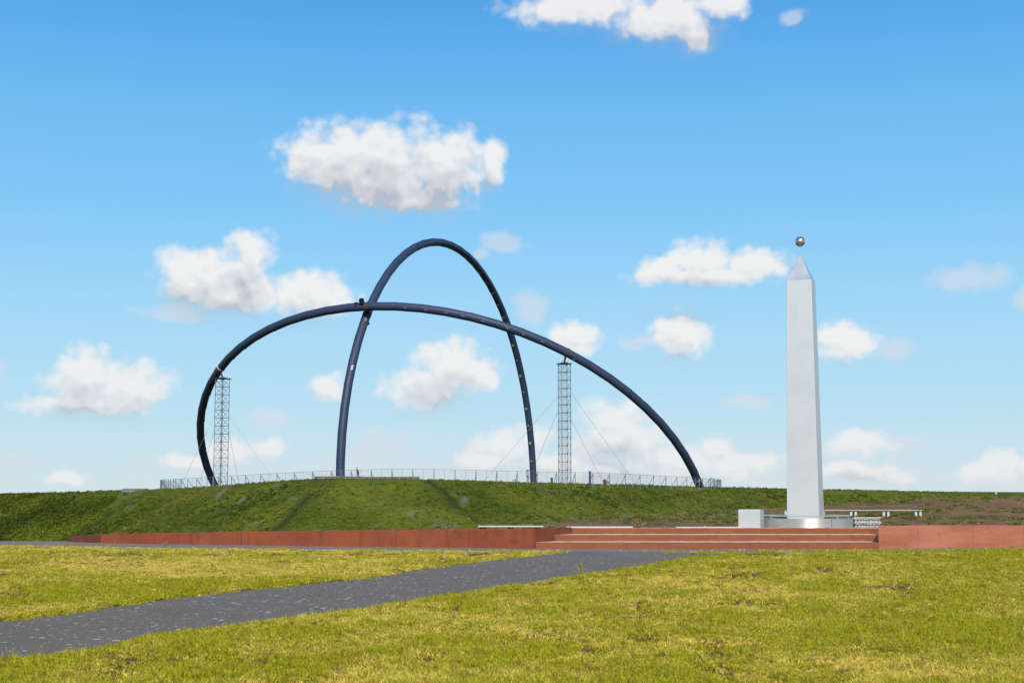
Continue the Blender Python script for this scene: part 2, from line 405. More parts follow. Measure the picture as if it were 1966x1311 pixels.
def hill_col(T, pos):
    dry = inst_attr(T, 'dry'); rnd = T.new('ShaderNodeObjectInfo').outputs['Random']
    g = T.mix(T.math('MULTIPLY_ADD', inst_attr(T, 'lush'), .72, T.math('MULTIPLY', rnd, .28)), (.042, .062, .006), (.185, .220, .010))
    k = T.math('ADD', dry, T.math('MULTIPLY', T.math('SUBTRACT', rnd, .5), .5))
    return T.mix(T.ramp(k, .35, 1.0), g, (.24, .22, .030))
M['weed'] = leaf_mat('hill_weeds', hill_col)
def bank_col(T, pos):
    dry = inst_attr(T, 'dry'); rnd = T.new('ShaderNodeObjectInfo').outputs['Random']
    g = T.mix(rnd, (.06, .085, .010), (.115, .14, .02))
    return T.mix(T.ramp(dry, .4, .8), g, (.26, .21, .07))
M['bank_weed'] = leaf_mat('bank_weeds', bank_col)

def vattr(T, name): return T.new('ShaderNodeAttribute', attribute_name=name).outputs['Fac']
def lawn_soil(T, pos, setp, bump):
    dry = vattr(T, 'dry'); bare = vattr(T, 'bare'); f = T.noise(pos, 30, 5, .65)
    c = T.mix(T.ramp(f, .3, .7), (.11, .10, .010), (.20, .17, .018))
    c = T.mix(dry, c, T.mix(f, (.17, .125, .045), (.28, .21, .09)))
    c = T.mix(bare, c, T.mix(f, (.060, .030, .014), (.15, .080, .038)))
    setp(Base_Color=c, Roughness=.95, Specular_IOR_Level=.1); bump(f, .8, .03)
M['lawn'] = mat('lawn_turf', lawn_soil)
def soil(T, pos, setp, bump):
    n = T.noise(pos, .22, 5, .6); f = T.noise(pos, 4, 6, .7); g = T.noise(scaled(T, pos, (1, .5, 1)), .5, 5, .65)
    c = T.mix(T.ramp(n, .35, .65), (.098, .054, .024), (.165, .094, .042)); c = T.mix(T.math('MULTIPLY', T.ramp(f, .45, .7), .6), c, (.20, .135, .080))
    c = T.mix(T.math('MULTIPLY', T.ramp(g, .50, .66), .7), c, (.125, .105, .03))
    setp(Base_Color=c, Roughness=.97, Specular_IOR_Level=.1); bump(f, 1., .08)
M['soil'] = mat('bare_bank_soil', soil)
def hill_soil(T, pos, setp, bump):
    n = T.noise(pos, .09, 5, .6); f = T.noise(pos, 1.6, 6, .7)
    c = T.mix(T.ramp(n, .35, .65), (.045, .065, .008), (.085, .105, .012)); c = T.mix(T.math('MULTIPLY', T.ramp(f, .5, .7), .5), c, (.045, .034, .016))
    c = T.mix(vattr(T, 'stony'), c, (.15, .13, .13)); c = T.mix(vattr(T, 'track'), c, (.020, .024, .009))
    setp(Base_Color=c, Roughness=.97, Specular_IOR_Level=.1); bump(f, 1., .3)
M['hill'] = mat('overgrown_slope', hill_soil)
M['plain'] = simple('far_fields', (.06, .075, .04), .95, 0, .4, .004)
M['far_hill'] = simple('haze_tinted_ridge', (.035, .045, .05), .95, 0, .2, .02)  # blue of the distant haze mixed into the base colour

# ------------------------------------------------------------------ scattered vegetation (geometry nodes)
def protos(name, m, makers):
    c = bpy.data.collections.new(name)
    for i, mk in enumerate(makers):
        b = MB(); mk(b); me = bpy.data.meshes.new(name); me.from_pydata(b.v, [], b.f); me.materials.append(m); me.update()
        c.objects.link(bpy.data.objects.new('%s_%02d' % (name, i), me))
    return c
def scatter(name, pts, rot, scl, idx, attrs, coll):
    me = bpy.data.meshes.new(name); n = len(pts); me.vertices.add(n); me.vertices.foreach_set('co', np.asarray(pts, np.float32).ravel())
    def attr(nm, typ, field, data): a = me.attributes.new(nm, typ, 'POINT'); a.data.foreach_set(field, np.ascontiguousarray(data).ravel())
    attr('rot', 'FLOAT_VECTOR', 'vector', rot.astype(np.float32)); attr('scl', 'FLOAT_VECTOR', 'vector', scl.astype(np.float32)); attr('idx', 'INT', 'value', idx.astype(np.int32))
    for k, v in attrs.items(): attr(k, 'FLOAT', 'value', v.astype(np.float32))
    o = bpy.data.objects.new(name, me); COL.objects.link(o)
    ng = bpy.data.node_groups.new(name, 'GeometryNodeTree')
    ng.interface.new_socket('Geometry', in_out='INPUT', socket_type='NodeSocketGeometry'); ng.interface.new_socket('Geometry', in_out='OUTPUT', socket_type='NodeSocketGeometry')
    N = ng.nodes; L = ng.links; gi = N.new('NodeGroupInput'); go = N.new('NodeGroupOutput')
    m2p = N.new('GeometryNodeMeshToPoints'); ip = N.new('GeometryNodeInstanceOnPoints'); ci = N.new('GeometryNodeCollectionInfo')
    ci.inputs['Collection'].default_value = coll; ci.inputs['Separate Children'].default_value = True; ci.inputs['Reset Children'].default_value = True
    ip.inputs['Pick Instance'].default_value = True
    def na(nm, typ): nd = N.new('GeometryNodeInputNamedAttribute'); nd.data_type = typ; nd.inputs[0].default_value = nm; return nd.outputs[0]
    L.new(gi.outputs[0], m2p.inputs[0]); L.new(m2p.outputs[0], ip.inputs['Points']); L.new(ci.outputs[0], ip.inputs['Instance'])
    L.new(na('idx', 'INT'), ip.inputs['Instance Index']); L.new(na('scl', 'FLOAT_VECTOR'), ip.inputs['Scale'])
    e2r = N.new('FunctionNodeEulerToRotation'); L.new(na('rot', 'FLOAT_VECTOR'), e2r.inputs[0]); L.new(e2r.outputs[0], ip.inputs['Rotation'])
    L.new(ip.outputs[0], go.inputs[0])
    md = o.modifiers.new('scatter', 'NODES'); md.node_group = ng
    return o

def grid(name, xs, ys, zf, m, attrs=None, smooth_=True):
    X, Y = np.meshgrid(xs, ys); Z = zf(X, Y); nx, ny = len(xs), len(ys)
    co = np.stack([X, Y, Z], -1).reshape(-1, 3).astype(np.float32)
    me = bpy.data.meshes.new(name); me.vertices.add(len(co)); me.vertices.foreach_set('co', co.ravel())
    i = np.arange(nx*ny).reshape(ny, nx); q = np.stack([i[:-1, :-1], i[:-1, 1:], i[1:, 1:], i[1:, :-1]], -1).reshape(-1, 4)
    me.loops.add(q.size); me.loops.foreach_set('vertex_index', q.ravel().astype(np.int32)); me.polygons.add(len(q))
    me.polygons.foreach_set('loop_start', np.arange(0, q.size, 4, dtype=np.int32)); me.polygons.foreach_set('loop_total', np.full(len(q), 4, np.int32))
    me.polygons.foreach_set('use_smooth', np.full(len(q), smooth_, bool)); me.update(calc_edges=True); me.materials.append(m)
    for k, f in (attrs or {}).items(): me.attributes.new(k, 'FLOAT', 'POINT').data.foreach_set('value', f(X, Y).astype(np.float32).ravel())
    o = bpy.data.objects.new(name, me); COL.objects.link(o); return o

# ------------------------------------------------------------------ ground: lawn, path, pavement
UP_EDGE = [(-420,1236),(-200,1213),(0,1193),(100,1182),(350,1147),(500,1131),(700,1111),(880,1083),(1000,1070),(1060,1063),(1110,1058)]
LO_EDGE = [(1424,1060),(1360,1064),(1300,1072),(1200,1088),(1100,1101),(1000,1117),(900,1130),(700,1163),(560,1181),(450,1194),(300,1213),(200,1238),(100,1252),(0,1258),(-200,1284),(-420,1318)]
path_up = [gr(*p) for p in UP_EDGE]; path_lo = [Vector((q_.x, q_.y, 0)) for q_ in (gr(*p, .075) for p in LO_EDGE)]
def wob(pts, amp, step, seed):
    out = []
    for a, b in zip(pts[:-1], pts[1:]):
        n = max(1, int((b-a).length/step))
        for i in range(n):
            p = a.lerp(b, i/n); nn = Vector((-(b-a).y, (b-a).x, 0)).normalized()
            out.append(p + nn*(float(fbm(np.array(p.x*1.7), np.array(p.y*1.7), seed, 4, .6))-.5)*amp)
    return out + [pts[-1]]
PATH = wob(path_up, .16, .12, 3) + wob(path_lo, .42, .12, 5)
LAWN_EDGE = [(-500,1042),(-200,1045),(0,1048),(130,1050.5),(300,1053.5),(465,1055),(620,1056.5),(900,1058.6),(1100,1058.8),(1250,1060),(1420,1060),(1650,1057.6),(1800,1056.6),(1966,1055),(2300,1051),(2700,1045)]
lawn_edge = wob([gr(*p) for p in LAWN_EDGE], .35, .15, 8)
le_x = np.array([p.x for p in lawn_edge]); le_y = np.array([p.y for p in lawn_edge])
o_ = np.argsort(le_x); le_x, le_y = le_x[o_], le_y[o_]
VERGE = [p+Vector((-.02, .13, 0)) for p in PATH[:len(PATH)//2]] + PATH[len(PATH)//2:]
def lawn_in(x, y): return (y < np.interp(x, le_x, le_y)) & ~inside(x, y, VERGE)
def dryf(x, y):
    d = fbm(x*.24, y*.16, 21, 3, .5); e = fbm(x*1.5, y*1.0, 31, 4, .65)
    d = d*.40+e*.60
    left = smooth((y-(20+.0*x))/8)*smooth((-x+1)/8)*.10
    return np.clip((d+left-.40)/.36, 0, 1)
def baref(x, y):
    d = fbm(x*.6, y*.42, 41, 4, .6)*.5+fbm(x*2.6, y*2.2, 47, 3, .6)*.5
    return smooth((d-.515)/.10)
def lawn_z(x, y):
    z = .012+.05*(fbm(x*1.3, y*1.3, 51, 4, .6)-.35)-.018*baref(x, y)
    return np.where(lawn_in(x, y), np.maximum(z, .010), -.06)
lawn = grid('lawn', np.arange(-36, 36.01, .13), np.concatenate([np.arange(2, 30, .12), np.arange(30, 45, .10)]), lawn_z, M['lawn'], {'dry': dryf, 'bare': baref})
tag(lawn, 'patchy yellow green lawn in the foreground', kind='structure')

b = MB(); b.add([(p.x, p.y, .006) for p in PATH], [tuple(range(len(PATH)))])
bm = bmesh.new(); vs = [bm.verts.new((p.x, p.y, .006)) for p in PATH]; f = bm.faces.new(vs); bmesh.ops.triangulate(bm, faces=[f]); me = bpy.data.meshes.new('path'); bm.normal_update(); bm.to_mesh(me); bm.free(); me.materials.append(M['asphalt'])
path = bpy.data.objects.new('path', me); COL.objects.link(path); tag(path, 'grey asphalt path crossing the lawn', kind='structure')

# back edge of the paved plateau (plan), also the front line of the wall
WL = [(130,1039.8,1028.9),(193,1042,1025.5),(280,1043.9,1023.3),(381,1045.5,1021.6),(463,1046.3,1019.9),(620,1048.4,1018.0),(760,1049.9,1016.5),(900,1051.3,1015.2),(1027,1053.4,1014.8)]
WR = [(1687,1053.4,1009.6),(1764,1052.4,1008.3),(1870,1051.6,1008.2),(1966,1050.9,1008.2),(2160,1049.3,1007.6),(2400,1047.0,1006.8)]
def on(px, py_base, py_top):
    p = gr(px, py_base); return p, zof(py_top, p.y)
wl = [on(*a) for a in WL]; wr = [on(*a) for a in WR]
pv = [gr(-500,1056), gr(0,1062), gr(600,1066), gr(1300,1066), gr(1900,1063), gr(2600,1054)] + [p+Vector((0, .6, 0)) for p, _ in wr[::-1]] + [p+Vector((0, .6, 0)) for p, _ in wl[::-1]] + [gr(60,1039.6)+Vector((0, .6, 0)), gr(-60,1039), gr(-500,1036)]
bm = bmesh.new(); vs = [bm.verts.new((p.x, p.y, .002)) for p in pv]; f = bm.faces.new(vs); bmesh.ops.triangulate(bm, faces=[f]); me = bpy.data.meshes.new('pavement'); bm.normal_update(); bm.to_mesh(me); bm.free(); me.materials.append(M['pavement'])
pave = bpy.data.objects.new('pavement', me); COL.objects.link(pave); tag(pave, 'strip of grey pavement along the rusty wall', kind='structure')

# plateau behind the wall with its brown bank on the right, falling into the dip before the hill
CR = [(-900,44,0.0),(-300,47.5,0),(0,48.3,0),(130,48.0,0),(500,46.5,0.02),(900,47,0.02),(975,62,0),(1014,72.5,0),(1140,88,-.01),(1300,102,.02),(1500,112,.30),(1586,114,.57),(1700,116,.86),(1800,116,1.11),(1966,116,1.20),(2300,116,1.32),(2800,112,1.3)]
cr_a = np.array([(c[0]-983)/F for c in CR]); cr_d = np.array([c[1] for c in CR]); cr_z = np.array([c[2] for c in CR])
def ground_z(x, y):
    a = x/np.maximum(y, 1); D = np.interp(a, cr_a, cr_d); zc = np.interp(a, cr_a, cr_z)
    rise = zc*np.clip((y-(D-23))/23, 0, 1)
    z = rise - np.maximum(y-D, 0)*.42
    z = z - .05*smooth((46-y)/2)
    bump_ = (fbm(x*.5, y*.5, 61, 5, .6)-.5)*.22*smooth((y-60)/30)
    z = np.maximum(z, -15)
    out = np.maximum(np.maximum(y-380, 0)*.18, np.maximum(np.abs(x)-170, 0)*.3) + np.maximum(-y-30, 0)*.25
    return np.maximum(z + bump_ - out, -150) - .008
gx = np.concatenate([np.arange(-900, -60, 20), np.arange(-60, -40, 2), np.arange(-40, 66, .6), np.arange(66, 120, 4), np.arange(120, 901, 20)])
gy = np.concatenate([np.arange(-900, 0, 30), np.arange(0, 40, 4), np.arange(40, 124, .5), np.arange(124, 180, 5), np.arange(180, 1300, 30)])
ground = grid('ground', gx, gy, ground_z, M['soil']); tag(ground, 'bare brown plateau ground rising into a bank behind the wall', kind='structure')

b = MB(); n = 96; b.add([(26000*math.cos(2*math.pi*i/n), 26000*math.sin(2*math.pi*i/n), -152) for i in range(n)], [tuple(range(n))])
tag(b.build('plain', M['plain']), 'far low country around the heap', kind='structure')

# ------------------------------------------------------------------ the green hill that carries the arches
CREST = [(-900,953),(-300,953),(0,951),(130,948),(235,943.5),(316,939),(400,935),(500,927),(560,922.5),(645,918.5),(700,919),(800,921),(850,921),(1000,925),(1200,929),(1340,934),(1500,938),(1600,940),(1800,945),(1966,947.5),(2300,951),(2900,954)]
c_a = np.array([(c[0]-983)/F for c in CREST]); c_y = np.array([c[1] for c in CREST])
HP = [(-230, 400), (-112, 292), (-27, 221), (15, 219), (44, 257), (135, 342), (230, 420)]
def hill_out(x, y):
    d = np.full(np.shape(x), -1e9)
    for (x1, y1), (x2, y2) in zip(HP[:-1], HP[1:]):
        ex, ey = x2-x1, y2-y1; L = math.hypot(ex, ey)
        d = np.maximum(d, ((x-x1)*ey-(y-y1)*ex)/L)
    return d
def crest_D(a):
    D = np.full(np.shape(a), 0.0)
    for (x1, y1), (x2, y2) in zip(HP[:-1], HP[1:]):
        ex, ey = x2-x1, y2-y1
        t = (a*y1-x1)/(ex-a*ey+1e-9); Dk = y1+t*ey
        ok = (t >= -1e-6) & (t <= 1+1e-6); D = np.where(ok & ((D == 0) | (Dk < D)), Dk, D)
    return np.where(D == 0, 400, D)
def hill_top(x, y):
    a = x/np.maximum(y, 1); yc = np.interp(a, c_a, c_y); D = crest_D(a)
    th = TILT - np.arctan((yc-655.5)/F)
    return CAMZ + np.tan(th)*D
def hill_z(x, y, fine=True):
    d = hill_out(x, y); zt = hill_top(x, y)
    z = zt - .46*np.maximum(d, 0) - .06*np.maximum(-d-130, 0)
    track = np.exp(-((x-(-10.5+.62*(221-y)))/1.1)**2)*smooth((d-.5)/4)*.7          # worn gully running down from the crest
    if fine:
        amp = smooth((d+1)/5)
        z = z + amp*((fbm(x*.11, y*.11, 71, 4, .55)-.5)*2.6+(fbm(x*.6, y*.6, 75, 4, .6)-.5)*.75)
    return np.maximum(z-track, -30)
def track_creasef(x, y):
    w = (fbm(x*.2, y*.2, 85, 3)-.5)*1.6
    return np.clip(np.exp(-((x+w-(-12.0+.77*(219.5-y)))/.9)**2)+.8*np.exp(-((x+w-(-28.0-.36*(221-y)))/1.0)**2)*smooth((219-y)/4)+.6*np.exp(-((x+w-(-61.-.9*(249-y)))/1.6)**2), 0, 1)*(hill_out(x, y) > .3)  # gully track, plus two slope folds whose shading is painted in dark
def stonyf(x, y):
    s = fbm(x*.22, y*.16, 81, 4, .6)*.6+fbm(x*.9, y*.7, 83, 3, .6)*.4
    return smooth((s-.665)/.05)*.45
hx = np.concatenate([np.arange(-320, -125, 6), np.arange(-125, 150, .9), np.arange(150, 321, 6)])
hy = np.concatenate([np.arange(130, 170, 3), np.arange(170, 300, .7), np.arange(300, 345, 2), np.arange(345, 900, 15)])
hill = grid('hill', hx, hy, hill_z, M['hill'], {'stony': stonyf, 'track': track_creasef}); tag(hill, 'long green spoil heap slope below the arches', kind='structure')

# distant ridge, haze blue put into its colour, seen past the right end
def far_z(x, y): return -150 + 141*np.exp(-((x-2250)/620)**2-((y-6200)/900)**2)
tag(grid('far_hill', np.linspace(700, 4200, 60), np.linspace(4300, 8200, 30), far_z, M['far_hill']), 'dark ridge tinted haze blue far beyond the right end of the slope', kind='structure')

# ------------------------------------------------------------------ vegetation
def blades(nb, rad, h0, h1, w, lean, curve=True):
    def mk(b):
        for i in range(nb):
            r = rad*math.sqrt(random.random()); a = random.random()*6.283; x, y = r*math.cos(a), r*math.sin(a)
            h = random.uniform(h0, h1); d = random.random()*6.283; ln = random.uniform(.1, lean)*h; t = random.random()*6.283
            ux, uy = math.cos(t)*w/2, math.sin(t)*w/2; mx, my = x+math.cos(d)*ln*.35, y+math.sin(d)*ln*.35
            b.add([(x-ux, y-uy, -.01), (x+ux, y+uy, -.01), (mx+ux*.8, my+uy*.8, h*.6), (mx-ux*.8, my-uy*.8, h*.6), (x+math.cos(d)*ln, y+math.sin(d)*ln, h)],
                  [(0, 1, 2, 3), (3, 2, 4)])
    return mk
def leaves(nl, rad, h, ls):
    def mk(b):
        for i in range(nl):
            z = random.random(); r = rad*math.sqrt(random.random())*math.sqrt(max(.05, 1-z*z)); a = random.random()*6.283
            p = Vector((r*math.cos(a), r*math.sin(a), z*h)); n = Vector((random.gauss(0, 1), random.gauss(0, 1), random.random()*1.2+.2)).normalized()
            u = n.orthogonal().normalized(); u.rotate(Matrix.Rotation(random.random()*6.283, 3, n)); v = n.cross(u); s = ls*random.uniform(.5, 1.2)
            b.add([p-u*s*.5, p+v*s*.28, p+u*s*.6, p-v*s*.28], [(0, 1, 2, 3)])
    return mk
turf = protos('grass_tuft', M['grass'], [blades(20, .065, .018, .046, .011, 1.9) for _ in range(5)] + [blades(16, .05, .035, .070, .010, 1.4) for _ in range(2)] + [blades(6, .05, .06, .13, .006, 1.1) for _ in range(2)])
N = 640000
yy = 1/rng.uniform(1/46., 1/9.5, N); xx = rng.uniform(-1, 1, N)*(yy*.50+3.5)
keep = lawn_in(xx, yy) & (rng.random(N) > baref(xx, yy)*.94)*(rng.random(N) < .35+.85*fbm(xx*4.0, yy*4.0, 93, 3)); xx, yy = xx[keep], yy[keep]; n = len(xx)
for E_, nE in ((path_lo, 2600), (path_up, 1300)):            # longer blades along the trodden path edges
    t_ = rng.random(nE)*(len(E_)-1); i_ = t_.astype(int); fr_ = t_-i_
    ex_ = np.array([p.x for p in E_]); ey_ = np.array([p.y for p in E_])
    nx_ = ex_[i_]*(1-fr_)+ex_[np.minimum(i_+1, len(E_)-1)]*fr_+rng.normal(0, .07, nE); ny_ = ey_[i_]*(1-fr_)+ey_[np.minimum(i_+1, len(E_)-1)]*fr_+rng.normal(0, .07, nE)-(.10 if E_ is path_lo else -.12)
    kk = (fbm(nx_*1.3, ny_*1.3, 111, 3) > .46) & (ny_ > 9) & (np.abs(nx_) < ny_*.4+1.5); xx = np.concatenate([xx, nx_[kk]]); yy = np.concatenate([yy, ny_[kk]])
n = len(xx)
dr = dryf(xx, yy)
idx = rng.choice(9, n, p=[.155]*5+[.09]*2+[.022, .023]); idx[(dr < .25) & (rng.random(n) < .10)] = 6
hs = rng.uniform(.7, 1.25, n)*(1-.25*dr)*(.65+.75*fbm(xx*.9, yy*.9, 91, 3))
sc = np.stack([rng.uniform(.8, 1.3, n)]*2+[hs], -1)
lg = scatter('grass', np.stack([xx, yy, np.maximum(lawn_z(xx, yy), 0)], -1), np.stack([rng.normal(0, .08, n), rng.normal(0, .08, n), rng.uniform(0, 6.28, n)], -1), sc, idx, {'dry': dr}, turf)
tag(lg, 'short yellow green and straw coloured grass of the lawn', kind='stuff')

weeds = protos('weed_clump', M['weed'], [leaves(44, .50, .26, .20) for _ in range(4)] + [leaves(60, .65, .60, .24) for _ in range(2)] + [blades(60, .5, .2, .55, .04, 1.)])
N = 170000
xx = rng.uniform(-150, 165, N); yy = rng.uniform(172, 350, N); d = hill_out(xx, yy); zz = hill_z(xx, yy)
keep = (d > -5) & (zz > -9) & (rng.random(N) > stonyf(xx, yy)*.85); keep &= (rng.random(N) > track_creasef(xx, yy)*.92); keep &= ~((np.abs(xx+65.4) < 2.9) & (np.abs(yy-251.5) < 4.5))
xx, yy, zz, d = xx[keep], yy[keep], zz[keep], d[keep]; n = len(xx)
kind = fbm(xx*.10, yy*.10, 95, 4, .55)
leftd = smooth((-xx/yy-.24)/.06)
idx = np.where(rng.random(n) < .12+.7*leftd+.5*smooth((kind-.56)/.08), rng.integers(4, 6, n), np.where(rng.random(n) < .16, 6, rng.integers(0, 4, n)))
s = rng.uniform(.45, 1.0, n)*np.where(d < 1.5, .6, 1.0)*(1+.5*leftd)
crease = track_creasef(xx, yy)
dr = np.clip((fbm(xx*.10, yy*.22, 97, 5, .65)-.36)/.3, 0, 1)*(1-.6*leftd)*(1-np.clip(crease, 0, 1)); s = s*(1-.45*np.clip(crease, 0, 1))
hv = scatter('hill_vegetation', np.stack([xx, yy, zz-.05], -1), np.stack([rng.normal(.0, .15, n), rng.normal(0, .15, n), rng.uniform(0, 6.28, n)], -1), np.stack([s, s, s*rng.uniform(.6, 1.1, n)], -1), idx, {'dry': dr, 'lush': np.clip(1-crease, 0, 1)*np.clip((fbm(xx*.07, yy*.12, 99, 3, .5)-.3)/.4, 0, 1)}, weeds)
tag(hv, 'dense green weeds covering the slope of the heap', kind='stuff')

bw = protos('bank_weed', M['bank_weed'], [leaves(30, .24, .10, .09) for _ in range(3)] + [blades(44, .22, .05, .18, .016, 1.2) for _ in range(2)])
N = 22000
xx = rng.uniform(0, 62, N); yy = rng.uniform(58, 119, N); a = xx/yy; D = np.interp(a, cr_a, cr_d)
dens_ = fbm(xx*.16, yy*.16, 101, 4, .6)*.6+fbm(xx*.8, yy*.5, 103, 3, .6)*.4
keep = (yy < D+1.2) & (a > -.01) & (rng.random(N) < np.clip((dens_-.53)/.16, .015, .8)+.25*(a < .15)*(yy > 80)+.5*(yy > D-1.2))
xx, yy = xx[keep], yy[keep]; n = len(xx); D = D[keep]
dr = np.clip(.75*(yy > D-2.5)*rng.random(n)+(rng.random(n) < .35)*.7, 0, 1)
s = rng.uniform(.6, 1.5, n)
tag(scatter('bank_vegetation', np.stack([xx, yy, ground_z(xx, yy)-.02], -1), np.stack([np.zeros(n)]*2+[rng.uniform(0, 6.28, n)], -1), np.stack([s, s, s], -1), rng.integers(0, 5, n), {'dry': dr}, bw), 'sparse weeds and dry grass on the brown bank', kind='stuff')

# stones: on the bank, along the lawn edge, on the pavement
def rock(b):
    bmm = bmesh.new(); bmesh.ops.create_icosphere(bmm, subdivisions=1, radius=1)
    for v in bmm.verts: v.co *= random.uniform(.65, 1.1); v.co.z *= .6
    b.add([v.co.copy() for v in bmm.verts], [tuple(v.index for v in f.verts) for f in bmm.faces]); bmm.free()
M['pebble'] = leaf_mat('pale_pebbles', lambda T, pos: T.mix(T.new('ShaderNodeObjectInfo').outputs['Random'], (.20, .16, .13), (.50, .42, .36)), .9, 0)
rocks = protos('pebble', M['pebble'], [rock]*5)
N = 900; xx = rng.uniform(0, 58, N); yy = rng.uniform(60, 117, N); keep = (yy < np.interp(xx/yy, cr_a, cr_d)) & (xx/yy > 0); xx, yy = xx[keep], yy[keep]
s1 = np.minimum(rng.exponential(.018, len(xx))+.012, .09); p1 = np.stack([xx, yy, ground_z(xx, yy)], -1)
ex = rng.uniform(-17, 16, 2200); ex = ex[((ex < 1.7) | (rng.random(2200) < .25)) & ~((ex > 1.6) & (ex < 7))]; ey = np.interp(ex, le_x, le_y)+rng.normal(.05, .10, len(ex))
s2 = rng.uniform(.012, .035, len(ex)); p2 = np.stack([ex, ey, np.full(len(ex), .01)], -1)
e3 = rng.uniform(-9, 15, 130); y3 = 41.6-rng.exponential(.5, 130); keep = y3 > 38.5; s3 = rng.uniform(.012, .03, 130)[keep]; p3 = np.stack([e3[keep], y3[keep], np.full(keep.sum(), .01)], -1)
pp = np.concatenate([p1, p2, p3]); ss = np.concatenate([s1, s2, s3]); n = len(pp)
tag(scatter('pebbles', pp, np.stack([np.zeros(n)]*2+[rng.uniform(0, 6.28, n)], -1), np.stack([ss]*3, -1), rng.integers(0, 5, n), {}, rocks), 'pale pebbles along the lawn edge and on the bank', kind='stuff')

# ------------------------------------------------------------------ rusty retaining wall, steps, red wall
def wall_panel(name, p0, z0, p1, z1, m, parent, th=.05, zb=-.06, gap=.003, skew=0.):
    d = (p1-p0); L = d.length; u = d.normalized(); n = Vector((-u.y, u.x, 0)); a, e = p0+u*gap, p1-u*gap
    za, ze = z0, z1
    v = [(a.x, a.y, zb), (e.x, e.y, zb), (e.x, e.y, ze), (a.x, a.y, za)]; v += [(x+n.x*th+(skew if i in (0, 3) else 0), y+n.y*th, z) for i, (x, y, z) in enumerate(v)]
    bb = MB().add(v, [(0,1,2,3),(5,4,7,6),(3,2,6,7),(1,0,4,5),(1,5,6,2),(4,0,3,7)])
    o = bb.build(name, m, parent)
    md = o.modifiers.new('edge', 'BEVEL'); md.width = .006; md.segments = 1
    return o
wallL = thing('retaining_wall', wl[4][0], 'long low rust brown steel wall left of the steps', 'wall')
panels = []
for i in range(len(wl)-1):
    (p0, z0), (p1, z1) = wl[i], wl[i+1]
    panels.append(wall_panel('steel_panel', p0, z0, p1, z1, M['corten_dark'] if i < 1 else M['corten'], wallL))
panels[0]['label'] = 'darkest brown panel at the low far end'
# the wall turns in beside the steps
D1 = wl[-1][0].y; FRONT = gr(1027,1053.6).y
q = [gr(1027,1053.6), at(1063,1040, FRONT+1.25), at(1097,1026, FRONT+2.5)]
for p in q: p.z = 0
ztop = wl[-1][1]
for i in range(2):
    wall_panel('return_panel', q[i], ztop-.004*i, q[i+1], ztop-.004*(i+1), M['corten'], wallL)
# seams: narrow dark joint covers
for i in (4,):
    p, z = wl[i]; MB().box((p.x, p.y-.006, z/2-.01), (.035, .02, z+.0), 0).build('joint_strip', M['rust_dark'], wallL)
# pale gravel that fills the top behind the wall
def strip(pts, width, name, parent, dz=-.012):
    v = []; f = []
    for p, z in pts: v += [(p.x, p.y+.055, z+dz), (p.x, p.y+.055+width, z+dz)]
    for i in range(len(pts)-1): f.append((2*i, 2*i+2, 2*i+3, 2*i+1))
    f2 = list(f); nb = len(v)
    for x, y, z in list(v): v.append((x, y, -.2))
    for i in range(len(pts)-1): f2.append((2*i+1, 2*i+3, nb+2*i+3, nb+2*i+1))
    return MB().add(v, f2).build(name, M['grit'], parent)
strip(wl, .42, 'gravel_fill', wallL)
# graffiti: two scrawled tags on the last panel
def stroke(pts, Y, w, name, parent):
    P = [at(x, y, Y) for x, y in pts]; bb = MB()
    for a, e in zip(P[:-1], P[1:]):
        d = (e-a).normalized(); nrm = Vector((-d.z, 0, d.x))*w/2; a2, e2 = a-d*w*.4, e+d*w*.4
        v = [a2-nrm, e2-nrm, e2+nrm, a2+nrm]; bb.add(v+[x+Vector((0, .003, 0)) for x in v], [(0,1,2,3),(7,6,5,4)])
    return bb, P
(pA, _), (pB, _) = wl[-2], wl[-1]
def onpanel(x, y):
    a, yy_, zz_ = ray(x, y); d = pB-pA; n = Vector((-d.y, d.x, 0)); k = ((pA-Vector((0, 0, CAMZ))).dot(n)+CAMZ*0)/(a*n.x+yy_*n.y)
    k = (pA.x*n.x+pA.y*n.y)/(a*n.x+yy_*n.y)
    return Vector((a*k, yy_*k, CAMZ+zz_*k))-n.normalized()*.004
G1 = [[(930,1029.5),(933,1026),(932,1018.5),(934,1017),(936,1019.5),(935.5,1023),(937,1024),(939,1020),(941,1017.5),(940,1021),(943,1021),(945.5,1018)]]
G2 = [[(947,1024.5),(950,1022),(953,1018),(951,1017.3),(949.5,1019),(953,1021),(954,1023.5),(951.5,1024)],[(956,1017.5),(955,1024)],[(959.5,1017.3),(955.5,1020.5),(959,1023)],[(963,1018),(960.5,1019),(963,1021),(961.5,1023),(960.5,1022.5)],[(966,1020.5),(968.5,1017.5),(965.5,1018.5),(969,1021.5),(966.5,1022.3)],[(952,1026.8),(958,1027.6),(963,1027),(967,1026.3)]]
bb = MB()
for st in G1+G2:
    P = [onpanel(*p) for p in st]
    for a, e in zip(P[:-1], P[1:]):
        d = (e-a).normalized(); nrm = d.cross(Vector((0, 1, 0))).normalized()*.007; bb.add([a-nrm, e-nrm, e+nrm, a+nrm], [(0,1,2,3)])
bb.build('graffiti', M['scribble'], panels[-1])

